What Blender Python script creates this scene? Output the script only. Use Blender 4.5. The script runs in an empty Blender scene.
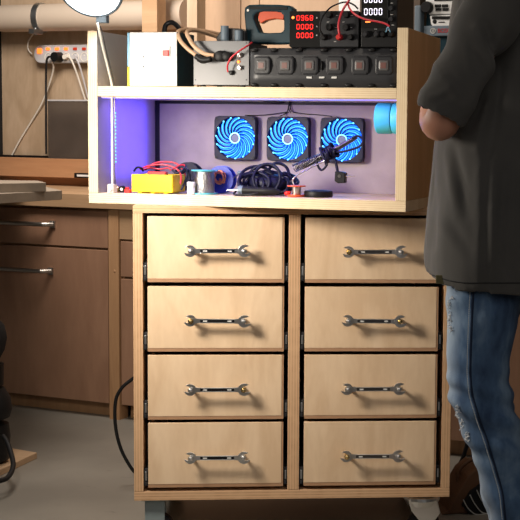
import bpy, bmesh, math, random
from math import sin, cos, pi, radians, sqrt, atan2
from mathutils import Vector, Matrix, noise
random.seed(7)
S = bpy.context.scene
COL = S.collection
# ------------------------------------------------------------------ camera
F, PX, TH, RO, CZ = 1326.3, 412.5, 0.0938, 0.015, 1.05
c_, s_, cr, sr = cos(TH), sin(TH), cos(RO), sin(RO)
FW = Vector((0, c_, -s_)); RT = Vector((cr, sr*s_, sr*c_)); DN = Vector((sr, -cr*s_, -cr*c_))
cam = bpy.data.cameras.new('camera'); co = bpy.data.objects.new('camera', cam); COL.objects.link(co)
M = Matrix.Identity(4)
for i in range(3):
    M[i][0] = RT[i]; M[i][1] = -DN[i]; M[i][2] = -FW[i]
M[2][3] = CZ
co.matrix_world = M
cam.sensor_width = 36; cam.lens = F/520*36; cam.shift_x = (260-PX)/520; cam.clip_start = .05
S.camera = co

def ray(x, y): return (FW*F + RT*(x-PX) + DN*(y-260))
def frame(x, y, a): return Matrix.Translation((x, y, 0)) @ Matrix.Rotation(a, 4, 'Z')
CAB = frame(-.6913, 3.2658, .1027)
BOX = frame(-.8216, 3.3546, -.2365)
WAL = frame(-1.8, 5.0649, -.3874)
WLD = Matrix.Identity(4)
def at(fr, x, y, d):
    """where the sight line through a pixel meets the plane local-y = d of a frame"""
    inv = fr.inverted(); o = inv @ Vector((0, 0, CZ)); r = inv.to_3x3() @ ray(x, y)
    t = (d-o.y)/r.y
    return o + r*t
def onz(x, y, z):
    r = ray(x, y); t = (z-CZ)/r.z
    return Vector((0, 0, CZ)) + r*t

# ------------------------------------------------------------------ materials
MAT = {}
def nt(name):
    m = bpy.data.materials.new(name); m.use_nodes = True
    n = m.node_tree.nodes; l = m.node_tree.links
    return m, n, l, n['Principled BSDF']
def plain(name, col, rough=.5, metal=0, emit=None, es=0, bump=0, bs=200, coat=0, var=.12, vs=30):
    m, n, l, b = nt(name)
    if max(col) < .06: b.inputs['Specular IOR Level'].default_value = .28
    b.inputs['Roughness'].default_value = rough; b.inputs['Metallic'].default_value = metal
    if coat: b.inputs['Coat Weight'].default_value = coat
    tc = n.new('ShaderNodeTexCoord'); nz = n.new('ShaderNodeTexNoise')
    nz.inputs['Scale'].default_value = vs; nz.inputs['Detail'].default_value = 3
    l.new(tc.outputs['Object'], nz.inputs['Vector'])
    mx = n.new('ShaderNodeMix'); mx.data_type = 'RGBA'
    mx.inputs['A'].default_value = (*[c*(1-var) for c in col], 1); mx.inputs['B'].default_value = (*[min(1, c*(1+var)) for c in col], 1)
    l.new(nz.outputs['Fac'], mx.inputs['Factor']); l.new(mx.outputs['Result'], b.inputs['Base Color'])
    if emit: b.inputs['Emission Color'].default_value = (*emit, 1); b.inputs['Emission Strength'].default_value = es
    if bump:
        n2 = n.new('ShaderNodeTexNoise'); n2.inputs['Scale'].default_value = bs
        l.new(tc.outputs['Object'], n2.inputs['Vector'])
        bp = n.new('ShaderNodeBump'); bp.inputs['Strength'].default_value = bump; bp.inputs['Distance'].default_value = .002
        l.new(n2.outputs['Fac'], bp.inputs['Height']); l.new(bp.outputs['Normal'], b.inputs['Normal'])
    MAT[name] = m; return m
def wood(name, c1, c2, axis=0, sc=14, stretch=.12, rough=.5, knots=None, dist=1.2, contrast=(.35, .68)):
    m, n, l, b = nt(name)
    b.inputs['Roughness'].default_value = rough
    tc = n.new('ShaderNodeTexCoord'); oi = n.new('ShaderNodeObjectInfo')
    ad = n.new('ShaderNodeVectorMath'); ad.operation = 'ADD'
    l.new(tc.outputs['Object'], ad.inputs[0])
    mu = n.new('ShaderNodeMath'); mu.operation = 'MULTIPLY'; mu.inputs[1].default_value = 13.0
    l.new(oi.outputs['Random'], mu.inputs[0]); l.new(mu.outputs[0], ad.inputs[1])
    mp = n.new('ShaderNodeMapping'); v = [1, 1, 1]; v[axis] = stretch
    mp.inputs['Scale'].default_value = v
    l.new(ad.outputs[0], mp.inputs['Vector'])
    nz = n.new('ShaderNodeTexNoise'); nz.inputs['Scale'].default_value = sc; nz.inputs['Detail'].default_value = 5; nz.inputs['Distortion'].default_value = dist
    l.new(mp.outputs[0], nz.inputs['Vector'])
    n2 = n.new('ShaderNodeTexNoise'); n2.inputs['Scale'].default_value = sc*14; n2.inputs['Detail'].default_value = 2
    l.new(mp.outputs[0], n2.inputs['Vector'])
    mm = n.new('ShaderNodeMath'); mm.operation = 'MULTIPLY_ADD'; mm.inputs[1].default_value = .25
    l.new(n2.outputs['Fac'], mm.inputs[0]); l.new(nz.outputs['Fac'], mm.inputs[2])
    su = n.new('ShaderNodeMath'); su.operation = 'SUBTRACT'; su.inputs[1].default_value = .125
    l.new(mm.outputs[0], su.inputs[0])
    rp = n.new('ShaderNodeValToRGB'); rp.color_ramp.elements[0].position = contrast[0]; rp.color_ramp.elements[1].position = contrast[1]
    rp.color_ramp.elements[0].color = (*c2, 1); rp.color_ramp.elements[1].color = (*c1, 1)
    l.new(su.outputs[0], rp.inputs[0]); l.new(rp.outputs[0], b.inputs['Base Color'])
    MAT[name] = m; return m
def plyedge(name, c1, c2, axis='Z', sc=60):
    m, n, l, b = nt(name)
    b.inputs['Roughness'].default_value = .6
    tc = n.new('ShaderNodeTexCoord')
    w = n.new('ShaderNodeTexWave'); w.bands_direction = axis; w.inputs['Scale'].default_value = sc
    w.inputs['Distortion'].default_value = .6; w.inputs['Detail'].default_value = 2; w.inputs['Detail Scale'].default_value = .4
    l.new(tc.outputs['Object'], w.inputs['Vector'])
    nz = n.new('ShaderNodeTexNoise'); nz.inputs['Scale'].default_value = 40; l.new(tc.outputs['Object'], nz.inputs['Vector'])
    av = n.new('ShaderNodeMath'); av.operation = 'MULTIPLY'; l.new(w.outputs['Fac'], av.inputs[0]); l.new(nz.outputs['Fac'], av.inputs[1])
    mx = n.new('ShaderNodeMix'); mx.data_type = 'RGBA'
    mx.inputs['A'].default_value = (*c1, 1); mx.inputs['B'].default_value = (*c2, 1)
    l.new(av.outputs[0], mx.inputs['Factor']); l.new(mx.outputs['Result'], b.inputs['Base Color'])
    MAT[name] = m; return m

wood('birch', (.80, .60, .405), (.69, .49, .31), 2, 7, .3, .42, dist=2.2)
wood('birch_pale', (.80, .66, .46), (.70, .55, .35), 0, 10, .15, .5)
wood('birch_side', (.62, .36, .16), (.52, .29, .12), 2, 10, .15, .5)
wood('panel_ply', (.56, .42, .29), (.43, .31, .20), 2, 6, .3, .6, dist=2.5)
wood('panel_orange', (.60, .42, .28), (.50, .34, .22), 2, 6, .2, .6)
wood('door_ply', (.38, .215, .135), (.31, .17, .105), 2, 6, .22, .5, dist=1.8)
wood('rail_pine', (.62, .33, .17), (.50, .25, .12), 0, 9, .12, .55)
wood('counter_pine', (.52, .34, .20), (.42, .26, .14), 0, 9, .12, .6)
wood('stile_pine', (.50, .29, .15), (.40, .22, .11), 2, 14, .1, .55)
wood('grey_board', (.33, .27, .21), (.27, .22, .17), 0, 10, .1, .8)
wood('dark_post', (.13, .085, .055), (.09, .06, .04), 0, 8, .1, .6)
wood('floor_board', (.58, .40, .25), (.48, .32, .19), 0, 10, .15, .6)
plyedge('edge_v', (.66, .42, .24), (.36, .19, .09), 'X', 45)
plyedge('edge_h', (.66, .42, .24), (.36, .19, .09), 'Z', 45)
plyedge('edge_pale', (.86, .70, .47), (.62, .42, .22), 'Z', 60)
plyedge('edge_pale_v', (.86, .70, .47), (.62, .42, .22), 'X', 60)
plyedge('drawer_edge', (.46, .27, .15), (.28, .13, .07), 'Z', 130)
plain('box_back', (.35, .295, .305), .65, var=.26, vs=18, bump=.15)
plain('box_side_in', (.38, .35, .36), .55, var=.05)
plain('black', (.006, .006, .007), .5)
plain('black_matte', (.012, .012, .013), .8)
plain('inside_shade', (.010, .008, .007), .9)
plain('rubber', (.008, .008, .009), .6)
plain('char_plastic', (.034, .035, .039), .36, bump=.1, bs=400)
plain('navy', (.007, .008, .028), .5)
plain('chrome', (.80, .79, .77), .30, 1, var=.03)
plain('steel', (.58, .54, .50), .36, 1)
plain('steel_dark', (.18, .17, .165), .30, 1)
plain('zinc', (.45, .47, .48), .38, 1)
plain('brass', (.75, .55, .25), .25, 1)
plain('white', (.85, .86, .86), .4, var=.02)
plain('ivory', (.78, .74, .66), .5, var=.04)
plain('grey_panel', (.125, .128, .138), .4, var=.05)
plain('light_grey', (.56, .56, .58), .45, var=.04)
plain('yellow', (.95, .62, .003), .4, var=.02)
plain('red', (.60, .02, .015), .4)
plain('red_cable', (.62, .03, .05), .35)
plain('orange_red', (.75, .10, .03), .4)
plain('skyblue', (.25, .55, .80), .4)
plain('teal', (.07, .62, .72), .5, var=.05)
plain('tealrim', (.10, .55, .62), .4)
plain('tool_teal', (.007, .034, .050), .45)
plain('bluegrey', (.16, .21, .26), .45)
plain('silverplate', (.62, .62, .60), .4)
plain('blue_flange', (.02, .04, .35), .4)
plain('copper', (.70, .30, .16), .3, 1)
plain('solder', (.36, .36, .37), .32, 1, bump=1, bs=260, var=.3, vs=60)
plain('beige_cable', (.62, .40, .25), .4)
plain('cream_pipe', (.56, .47, .38), .45, var=.04, vs=6)
plain('caster_grey', (.22, .27, .28), .5)
plain('glow_red_sw', (.5, .05, .01), .4, emit=(1, .16, .02), es=2.5)
plain('dim_red_sw', (.35, .03, .01), .4, emit=(1, .06, .02), es=.25)
plain('digit_red', (.5, .01, .01), .4, emit=(1, .012, .008), es=2.6)
plain('digit_white', (.8, .8, .8), .4, emit=(.85, .8, 1), es=2.0)
plain('led_orange', (.8, .3, .1), .4, emit=(1, .2, .03), es=3)
plain('led_blue', (.1, .3, .9), .4, emit=(.08, .45, 1), es=5)
plain('led_violet', (.3, .25, .9), .4, emit=(.30, .20, 1), es=1.0)
plain('lamp_glow', (1, 1, 1), .4, emit=(1, .97, .92), es=14)
plain('blade', (.02, .08, .5), .35, emit=(.0, .11, 1), es=.75)
plain('blade_streak', (.1, .5, .9), .3, emit=(.01, .34, 1), es=1.7)
plain('blade_tip', (.3, .8, .9), .3, emit=(.10, .65, 1), es=2.2)
plain('hubcap', (.13, .15, .26), .5)
plain('skin', (.50, .235, .155), .5, var=.08, vs=20)
plain('hair', (.02, .014, .01), .6)
plain('brown_leather', (.16, .075, .035), .6, bump=.3)
plain('olive', (.10, .085, .03), .7)
plain('lens', (.02, .02, .02), .1)
plain('button_face', (.13, .125, .125), .3, coat=.5)
plain('button_red', (.16, .07, .06), .4)
# shirt
m, n, l, b = nt('shirt'); MAT['shirt'] = m
b.inputs['Roughness'].default_value = .92; b.inputs['Sheen Weight'].default_value = .10
tc = n.new('ShaderNodeTexCoord'); nz = n.new('ShaderNodeTexNoise'); nz.inputs['Scale'].default_value = 9; nz.inputs['Detail'].default_value = 5
l.new(tc.outputs['Object'], nz.inputs['Vector'])
mx = n.new('ShaderNodeMix'); mx.data_type = 'RGBA'; mx.inputs['A'].default_value = (.044, .042, .040, 1); mx.inputs['B'].default_value = (.080, .076, .070, 1)
l.new(nz.outputs['Fac'], mx.inputs['Factor']); l.new(mx.outputs['Result'], b.inputs['Base Color'])
n2 = n.new('ShaderNodeTexNoise'); n2.inputs['Scale'].default_value = 500; l.new(tc.outputs['Object'], n2.inputs['Vector'])
bp = n.new('ShaderNodeBump'); bp.inputs['Strength'].default_value = .2; bp.inputs['Distance'].default_value = .001
l.new(n2.outputs['Fac'], bp.inputs['Height']); l.new(bp.outputs['Normal'], b.inputs['Normal'])
# denim
m, n, l, b = nt('denim'); MAT['denim'] = m
b.inputs['Roughness'].default_value = .9
tc = n.new('ShaderNodeTexCoord')
mp = n.new('ShaderNodeMapping'); mp.inputs['Scale'].default_value = (1, 1, .45); l.new(tc.outputs['Object'], mp.inputs['Vector'])
nz = n.new('ShaderNodeTexNoise'); nz.inputs['Scale'].default_value = 9; nz.inputs['Detail'].default_value = 6; nz.inputs['Distortion'].default_value = .8
l.new(mp.outputs[0], nz.inputs['Vector'])
nf = n.new('ShaderNodeTexNoise'); nf.inputs['Scale'].default_value = 60; nf.inputs['Detail'].default_value = 5; l.new(mp.outputs[0], nf.inputs['Vector'])
cm = n.new('ShaderNodeMath'); cm.operation = 'MULTIPLY_ADD'; cm.inputs[1].default_value = .35; l.new(nf.outputs['Fac'], cm.inputs[0]); l.new(nz.outputs['Fac'], cm.inputs[2])
cs_ = n.new('ShaderNodeMath'); cs_.operation = 'SUBTRACT'; cs_.inputs[1].default_value = .175; l.new(cm.outputs[0], cs_.inputs[0])
rp = n.new('ShaderNodeValToRGB'); e = rp.color_ramp.elements
e[0].position = .30; e[0].color = (.026, .055, .12, 1); e[1].position = .72; e[1].color = (.18, .27, .39, 1)
k = e.new(.5); k.color = (.065, .125, .23, 1)
l.new(cs_.outputs[0], rp.inputs[0])
# worn fading on the front of the thigh and knee (garment attribute: object-space x)
sx = n.new('ShaderNodeSeparateXYZ'); l.new(tc.outputs['Normal'], sx.inputs[0])
mr = n.new('ShaderNodeMapRange'); mr.inputs['From Min'].default_value = -.55; mr.inputs['From Max'].default_value = -1.0
l.new(sx.outputs['X'], mr.inputs['Value'])
mu = n.new('ShaderNodeMath'); mu.operation = 'MULTIPLY'; mu.inputs[1].default_value = .55; l.new(mr.outputs[0], mu.inputs[0])
mx = n.new('ShaderNodeMix'); mx.data_type = 'RGBA'; mx.inputs['B'].default_value = (.40, .47, .54, 1)
l.new(mu.outputs[0], mx.inputs['Factor']); l.new(rp.outputs[0], mx.inputs['A'])
w = n.new('ShaderNodeTexNoise'); w.inputs['Scale'].default_value = 320; l.new(tc.outputs['Object'], w.inputs['Vector'])
bp = n.new('ShaderNodeBump'); bp.inputs['Strength'].default_value = .5; bp.inputs['Distance'].default_value = .001
l.new(w.outputs['Fac'], bp.inputs['Height']); l.new(bp.outputs['Normal'], b.inputs['Normal'])
l.new(mx.outputs['Result'], b.inputs['Base Color'])
plain('seam', (.014, .025, .055), .9)
plain('stitch', (.42, .44, .46), .9)
plain('fray', (.62, .64, .66), .95)
# smoked pane
m, n, l, b = nt('smoked'); MAT['smoked'] = m
tc = n.new('ShaderNodeTexCoord'); nz = n.new('ShaderNodeTexNoise'); nz.inputs['Scale'].default_value = 12; l.new(tc.outputs['Object'], nz.inputs['Vector'])
mx2 = n.new('ShaderNodeMix'); mx2.data_type = 'RGBA'; mx2.inputs['A'].default_value = (.07, .055, .045, 1); mx2.inputs['B'].default_value = (.13, .105, .09, 1)
l.new(nz.outputs['Fac'], mx2.inputs['Factor']); l.new(mx2.outputs['Result'], b.inputs['Base Color'])
b.inputs['Roughness'].default_value = .25; b.inputs['Alpha'].default_value = .72
# concrete floor
m, n, l, b = nt('concrete'); MAT['concrete'] = m
tc = n.new('ShaderNodeTexCoord'); nz = n.new('ShaderNodeTexNoise'); nz.inputs['Scale'].default_value = 2.2; nz.inputs['Detail'].default_value = 6
l.new(tc.outputs['Object'], nz.inputs['Vector'])
rp = n.new('ShaderNodeValToRGB'); rp.color_ramp.elements[0].position = .35; rp.color_ramp.elements[1].position = .7
rp.color_ramp.elements[0].color = (.20, .185, .16, 1); rp.color_ramp.elements[1].color = (.28, .26, .225, 1)
l.new(nz.outputs['Fac'], rp.inputs[0])
mp = n.new('ShaderNodeMapping'); mp.inputs['Scale'].default_value = (6, 14, 1); mp.inputs['Rotation'].default_value = (0, 0, .5); l.new(tc.outputs['Object'], mp.inputs['Vector'])
n3 = n.new('ShaderNodeTexNoise'); n3.inputs['Scale'].default_value = 1.4; n3.inputs['Detail'].default_value = 8; n3.inputs['Roughness'].default_value = .7; l.new(mp.outputs[0], n3.inputs['Vector'])
r3 = n.new('ShaderNodeValToRGB'); r3.color_ramp.elements[0].position = .30; r3.color_ramp.elements[1].position = .38
r3.color_ramp.elements[0].color = (.6, .6, .6, 1); r3.color_ramp.elements[1].color = (1, 1, 1, 1)
l.new(n3.outputs['Fac'], r3.inputs[0])
mx = n.new('ShaderNodeMix'); mx.data_type = 'RGBA'; mx.blend_type = 'MULTIPLY'; mx.inputs['Factor'].default_value = 1
l.new(rp.outputs[0], mx.inputs['A']); l.new(r3.outputs[0], mx.inputs['B']); l.new(mx.outputs['Result'], b.inputs['Base Color'])
b.inputs['Roughness'].default_value = .45

# ------------------------------------------------------------------ helpers
def catmull(pts, n=8, closed=False):
    P = [Vector(p) for p in pts]; out = []
    N = len(P)
    rng = N if closed else N-1
    for i in range(rng):
        if closed: a, b, c, d = P[(i-1) % N], P[i], P[(i+1) % N], P[(i+2) % N]
        else: a, b, c, d = P[max(i-1, 0)], P[i], P[i+1], P[min(i+2, N-1)]
        for k in range(n):
            t = k/n
            out.append(.5*((2*b)+(-a+c)*t+(2*a-5*b+4*c-d)*t*t+(-a+3*b-3*c+d)*t**3))
    if not closed: out.append(P[-1])
    return out
class MB:
    def __init__(s): s.b = bmesh.new()
    def box(s, x0, x1, y0, y1, z0, z1, mi=0, M=None):
        vs = [s.b.verts.new((x, y, z)) for x in (x0, x1) for y in (y0, y1) for z in (z0, z1)]
        if M: 
            for v in vs: v.co = M @ v.co
        for f in ((0, 1, 3, 2), (4, 6, 7, 5), (0, 4, 5, 1), (2, 3, 7, 6), (0, 2, 6, 4), (1, 5, 7, 3)):
            fc = s.b.faces.new([vs[i] for i in f]); fc.material_index = mi
        return s
    def rings(s, rings, cap=True, closed=False):
        R = [[s.b.verts.new(p) for p in r] for r in rings]; n = len(R[0])
        K = len(R) if closed else len(R)-1
        for i in range(K):
            a, b = R[i], R[(i+1) % len(R)]
            for j in range(n): s.b.faces.new((a[j], a[(j+1) % n], b[(j+1) % n], b[j]))
        if cap and not closed:
            s.b.faces.new(R[0][::-1]); s.b.faces.new(R[-1])
        return s
    def tube(s, pts, r, n=8, smooth=8, closed=False, rfun=None):
        P = catmull(pts, smooth, closed) if smooth else [Vector(p) for p in pts]
        rings = []; up = None; N = len(P)
        for i, p in enumerate(P):
            if closed: t = (P[(i+1) % N]-P[i-1])
            else: t = P[min(i+1, N-1)]-P[max(i-1, 0)]
            if t.length < 1e-9: t = Vector((0, 0, 1))
            t.normalize()
            if up is None:
                up = Vector((0, 0, 1)) if abs(t.z) < .9 else Vector((1, 0, 0))
            u = up-t*up.dot(t)
            if u.length < 1e-6: u = t.orthogonal()
            u.normalize(); up = u; v = t.cross(u)
            rr = rfun(i/(N-1)) if rfun else r
            rings.append([p+(u*cos(a)+v*sin(a))*rr for a in [2*pi*k/n for k in range(n)]])
        return s.rings(rings, True, closed)
    def cyl(s, p0, p1, r0, r1=None, n=20):
        if r1 is None: r1 = r0
        p0, p1 = Vector(p0), Vector(p1); t = (p1-p0).normalized(); u = t.orthogonal().normalized(); v = t.cross(u)
        return s.rings([[p+(u*cos(a)+v*sin(a))*r for a in [2*pi*k/n for k in range(n)]] for p, r in ((p0, r0), (p1, r1))])
    def lathe(s, prof, o=(0, 0, 0), ax=(0, 0, 1), n=28, closed=False):
        o = Vector(o); t = Vector(ax).normalized(); u = t.orthogonal().normalized(); v = t.cross(u)
        return s.rings([[o+t*h+(u*cos(a)+v*sin(a))*max(r, 1e-4) for a in [2*pi*k/n for k in range(n)]] for r, h in prof], not closed, closed)
    def ball(s, c, r, sc=(1, 1, 1), sub=2, M=None):
        res = bmesh.ops.create_icosphere(s.b, subdivisions=sub, radius=r)
        for v in res['verts']:
            v.co = Vector((v.co.x*sc[0], v.co.y*sc[1], v.co.z*sc[2]))
            if M: v.co = M @ v.co
            v.co += Vector(c)
        return s
    def prism(s, poly, y0, y1, O=(0, 0, 0)):
        """poly of (x,z), extruded in y"""
        O = Vector(O)
        a = [s.b.verts.new(O+Vector((x, y0, z))) for x, z in poly]; b = [s.b.verts.new(O+Vector((x, y1, z))) for x, z in poly]
        n = len(poly); s.b.faces.new(a); s.b.faces.new(b[::-1])
        for i in range(n): s.b.faces.new((a[i], b[i], b[(i+1) % n], a[(i+1) % n]))
        return s
    def loop_prism(s, outer, inner, y0, y1):
        """frame with a hole; outer and inner have the same count of (x,z)"""
        n = len(outer)
        V = [[s.b.verts.new((x, y, z)) for x, z in L] for y in (y0, y1) for L in (outer, inner)]
        for i in range(n):
            j = (i+1) % n
            s.b.faces.new((V[0][i], V[0][j], V[1][j], V[1][i])); s.b.faces.new((V[2][i], V[3][i], V[3][j], V[2][j]))
            s.b.faces.new((V[0][i], V[2][i], V[2][j], V[0][j])); s.b.faces.new((V[1][i], V[1][j], V[3][j], V[3][i]))
        return s
    def build(s, name, mat, parent=None, smooth=False, bevel=0, mats=None, sub=0, frame_=None):
        bmesh.ops.recalc_face_normals(s.b, faces=s.b.faces)
        me = bpy.data.meshes.new(name); s.b.to_mesh(me); s.b.free()
        for mm in (mats or [mat]): me.materials.append(MAT[mm])
        if smooth:
            for p in me.polygons: p.use_smooth = True
        o = bpy.data.objects.new(name, me); COL.objects.link(o)
        if bevel:
            bv = o.modifiers.new('b', 'BEVEL'); bv.width = bevel; bv.segments = 2; bv.limit_method = 'ANGLE'; bv.angle_limit = radians(50)
        if sub:
            sm = o.modifiers.new('s', 'SUBSURF'); sm.levels = sub; sm.render_levels = sub
        if smooth == 'auto':
            me.set_sharp_from_angle(angle=radians(40))
        if parent: o.parent = parent
        if frame_ is not None: o.matrix_world = frame_
        return o
def tag(o, label, cat, group=None, kind=None):
    if label: o['label'] = label
    if cat: o['category'] = cat
    if group: o['group'] = group
    if kind: o['kind'] = kind
    return o
def thing(name, label, cat, fr=WLD, loc=(0, 0, 0), rz=0, group=None):
    o = bpy.data.objects.new(name, None); COL.objects.link(o); o.empty_display_size = .05
    o.matrix_world = fr @ Matrix.Translation(loc) @ Matrix.Rotation(rz, 4, 'Z')
    return tag(o, label, cat, group)
def struct(o): o['kind'] = 'structure'; return o
def copy_tree(o, parent=None):
    c = o.copy(); COL.objects.link(c)
    if parent: c.parent = parent
    for ch in list(o.children): copy_tree(ch, c)
    return c
def text_mesh(body, size, mat, parent, name, M, depth=.0005):
    cu = bpy.data.curves.new(name, 'FONT'); cu.body = body; cu.size = size; cu.extrude = depth
    cu.align_x = 'CENTER'; cu.align_y = 'CENTER'
    t = bpy.data.objects.new(name, cu); COL.objects.link(t)
    dg = bpy.context.evaluated_depsgraph_get(); me = bpy.data.meshes.new_from_object(t.evaluated_get(dg))
    COL.objects.unlink(t); bpy.data.objects.remove(t)
    me.materials.clear(); me.materials.append(MAT[mat])
    o = bpy.data.objects.new(name, me); COL.objects.link(o); o.parent = parent; o.matrix_local = M
    return o
UP = Matrix.Rotation(pi/2, 4, 'X')   # text plane xy -> xz facing -y

# ------------------------------------------------------------------ the room
mb = MB(); mb.box(-5, 5, -1.5, 8.5, -.05, 0); struct(mb.build('floor', 'concrete'))
# back wall in the wall frame: counters stand against it
YB = .62
mb = MB(); mb.box(-2.0, 6.0, YB+.02, YB+.10, 0, 2.9); struct(mb.build('wall_back', 'panel_orange', frame_=WAL))
# ---- run of base cabinets under the counter
CT = at(WAL, 70, 193.5, -.02).z; CB = at(WAL, 70, 207.6, -.02).z
def xa(px, y=300): return at(WAL, px, y, 0).x
xs = xa(109.5); xe = xa(119.5)     # stile
xl = xs-.86
zr = [at(WAL, 60, y, 0).z for y in (209.6, 245.7, 247.9, 398.2)]
def base_unit(x0, x1, label, drawer=True, rail=0.0, handle=(True, True)):
    t = thing('base_cabinet', label, 'cabinet', WAL, (x0, 0, 0), 0, None)
    w = x1-x0
    m_ = MB(); m_.box(0, w, .022, YB-.02, .075, CB-.002); m_.box(.01, w-.01, .05, YB-.03, 0, .075)
    m_.build('carcass', 'stile_pine', t)
    if rail: 
        m_ = MB(); m_.box(0, w, 0, .021, CB-.002-rail, CB-.003); m_.build('top_rail', 'counter_pine', t)
    top = zr[0]-rail
    g = .004
    for k, (a, b) in enumerate(((zr[1]-rail*.95, top), (zr[3], zr[2]-rail*.95))):
        m_ = MB(); m_.box(g, w-g, 0, .020, a, b)
        d = m_.build('drawer' if k == 0 else 'door', 'door_ply', t, bevel=.0015)
        if handle[k]:
            hz = (at(WAL, 40, 224.3, -.03).z if k == 0 else at(WAL, 40, 271.2, -.03).z)-rail
            hx1 = at(WAL, 50.5 if k == 0 else 48, 225, -.03).x-x0; hx0 = hx1-.30
            m_ = MB()
            m_.box(hx0, hx0+.022, -.006, 0, hz-.013, hz+.013); m_.box(hx1-.022, hx1, -.006, 0, hz-.013, hz+.013)
            m_.tube([(hx0+.01, -.004, hz), (hx0+.03, -.026, hz), (hx0+.06, -.032, hz), (hx1-.06, -.032, hz), (hx1-.03, -.026, hz), (hx1-.01, -.004, hz)], .0085, 10, 6)
            m_.build('handle', 'steel', d, 'auto')
    return t
base_unit(xl, xs-.002, 'brown plywood base cabinet with metal bar handles left of the drawer cart')
mb = MB(); mb.box(xs, xe, -.004, .05, 0, CB-.003); mb.ball((xs+.6*(xe-xs), -.003, .545), .005, (1, .6, 1.3))
tag(mb.build('wooden_post', 'stile_pine', frame_=WAL), 'narrow pale pine upright between the two brown cabinets at left', 'post')
x0 = xe+.002
base_unit(x0, x0+.86, 'brown plywood base cabinet mostly hidden behind the drawer cart', rail=.105, handle=(False, False))
base_unit(x0+.862, x0+1.72, 'brown plywood base cabinet behind the cart and the standing person', handle=(False, False), rail=.1)
base_unit(x0+1.722, x0+2.58, 'brown plywood base cabinet right of the person\'s leg', handle=(False, False), rail=.1)
mb = MB(); mb.box(xl-.02, x0+2.6, -.02, YB, CB, CT)
tag(mb.build('countertop', 'counter_pine', frame_=WAL, bevel=.002), 'long pale wooden worktop over the brown cabinets along the back', 'countertop')
# rail and panels above the counter
rz0 = at(WAL, 40, 177, .50).z; rz1 = at(WAL, 40, 158.2, .50).z
mb = MB(); mb.box(xl-.3, x0+2.7, .50, YB, rz0, rz1); mb.box(xl-.3, x0+2.7, .56, YB, CT, rz0)
tag(mb.build('wooden_rail', 'rail_pine', frame_=WAL, bevel=.002), 'long orange-brown pine rail on the wall above the worktop', 'rail')
pz0 = at(WAL, 40, 155.5, .58).z
pa = at(WAL, 2.2, 100, .58).x
mb = MB(); mb.box(pa, at(WAL, 142, 50, .58).x, .58, YB, pz0, 2.2)
tag(mb.build('plywood_panel', 'panel_ply', frame_=WAL), 'pale brown plywood wall panel behind the white power strip', 'panel')
mb = MB(); mb.box(xl-.3, x0+.3, .55, .60, rz1+.001, pz0-.001)
tag(mb.build('track', 'black', frame_=WAL), 'thin black track running along the top of the orange-brown rail', 'track')
mb = MB(); mb.box(pa-.4, pa-.001, .56, .60, pz0, 2.2)  # near-black sheet put in for the darkness of the gap left of the plywood
tag(mb.build('dark_gap_sheet', 'black_matte', frame_=WAL), 'near-black sheet standing in for the dark gap beside the pale plywood', 'panel')
# panels to the right with joints
def panel(x0p, x1p, mat, label, d=.57, z0=None):
    a = at(WAL, x0p, 20, d).x; b2 = at(WAL, x1p, 20, d).x
    m_ = MB(); m_.box(a, b2-.003, d, YB+.015, pz0 if z0 is None else z0, 2.4)
    return tag(m_.build('plywood_panel', mat, frame_=WAL), label, 'panel')
panel(142.3, 241, 'panel_orange', 'tan plywood panel behind the white case and thick cables')
panel(241.2, 259.5, 'panel_orange', 'narrow tan plywood strip behind the saw handle', .565)
panel(259.8, 340, 'panel_orange', 'tan plywood panel behind the red-digit power supply')
a = at(WAL, 340, 5, .45).x; b2 = at(WAL, 361, 5, .45).x
mb = MB(); mb.box(a, b2, .44, .495, CT+.0005, 2.4)
tag(mb.build('wooden_post', 'white', frame_=WAL), 'white painted post behind the crossed red cables', 'post')
a = at(WAL, 396, 5, .30).x; b2 = at(WAL, 420, 5, .30).x
mb = MB(); mb.box(a-.05, b2, .30, .495, CT+.0005, 2.4); mb.box(a-.052, b2+.004, .292, .30, 1.62, 1.66)
tag(mb.build('wooden_post', 'dark_post', frame_=WAL), 'dark brown wooden post left of the radio', 'post')
for (p0, p1, lab) in ((142, 157, 'pale wooden stud in front of the duct, above the white case'), (187, 197, 'narrow wooden stud right of the duct, above the thick cables')):
    a = at(WAL, p0, 15, .30).x; b2 = at(WAL, p1, 15, .30).x
    mb = MB(); mb.box(a, b2, .30, .36, CT+.0005, 2.4)
    tag(mb.build('wooden_stud', 'panel_ply' if p0 > 160 else 'counter_pine', frame_=WAL), lab, 'stud')
# duct pipe
pc = at(WAL, 10, 18.5, .47); r = (at(WAL, 10, 5, .47).z-at(WAL, 10, 32, .47).z)/2
pe = at(WAL, 187, 18, .47)
t = thing('duct_pipe', 'thick cream duct pipe running along the wall above the power strip', 'pipe', WAL, (at(WAL, 2.5, 18, .47).x, .47, pc.z))
L = pe.x-at(WAL, 2.5, 18, .47).x
mb = MB(); mb.lathe([(r*.8, -.01), (r*.97, -.004), (r, .01), (r, L*.68), (r*1.03, L*.681), (r*1.03, L), (r*.9, L)], (0, 0, 0), (1, 0, 0), 40)
mb.build('pipe', 'cream_pipe', t, 'auto')
cx = at(WAL, 41, 18, .47).x-at(WAL, 2.5, 18, .47).x
mb = MB(); mb.lathe([(r+.001, -.012), (r+.006, -.012), (r+.006, .012), (r+.001, .012)], (cx, 0, 0), (1, .12, 0), 40, closed=True)
mb.box(cx-.003, cx+.022, -r-.02, -r*.3, -r-.014, -r+.004); mb.cyl((cx+.01, -r*.9, -r-.018), (cx+.01, -r*.9, -r+.01), .007)
mb.build('pipe_clamp', 'zinc', t, 'auto')
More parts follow.
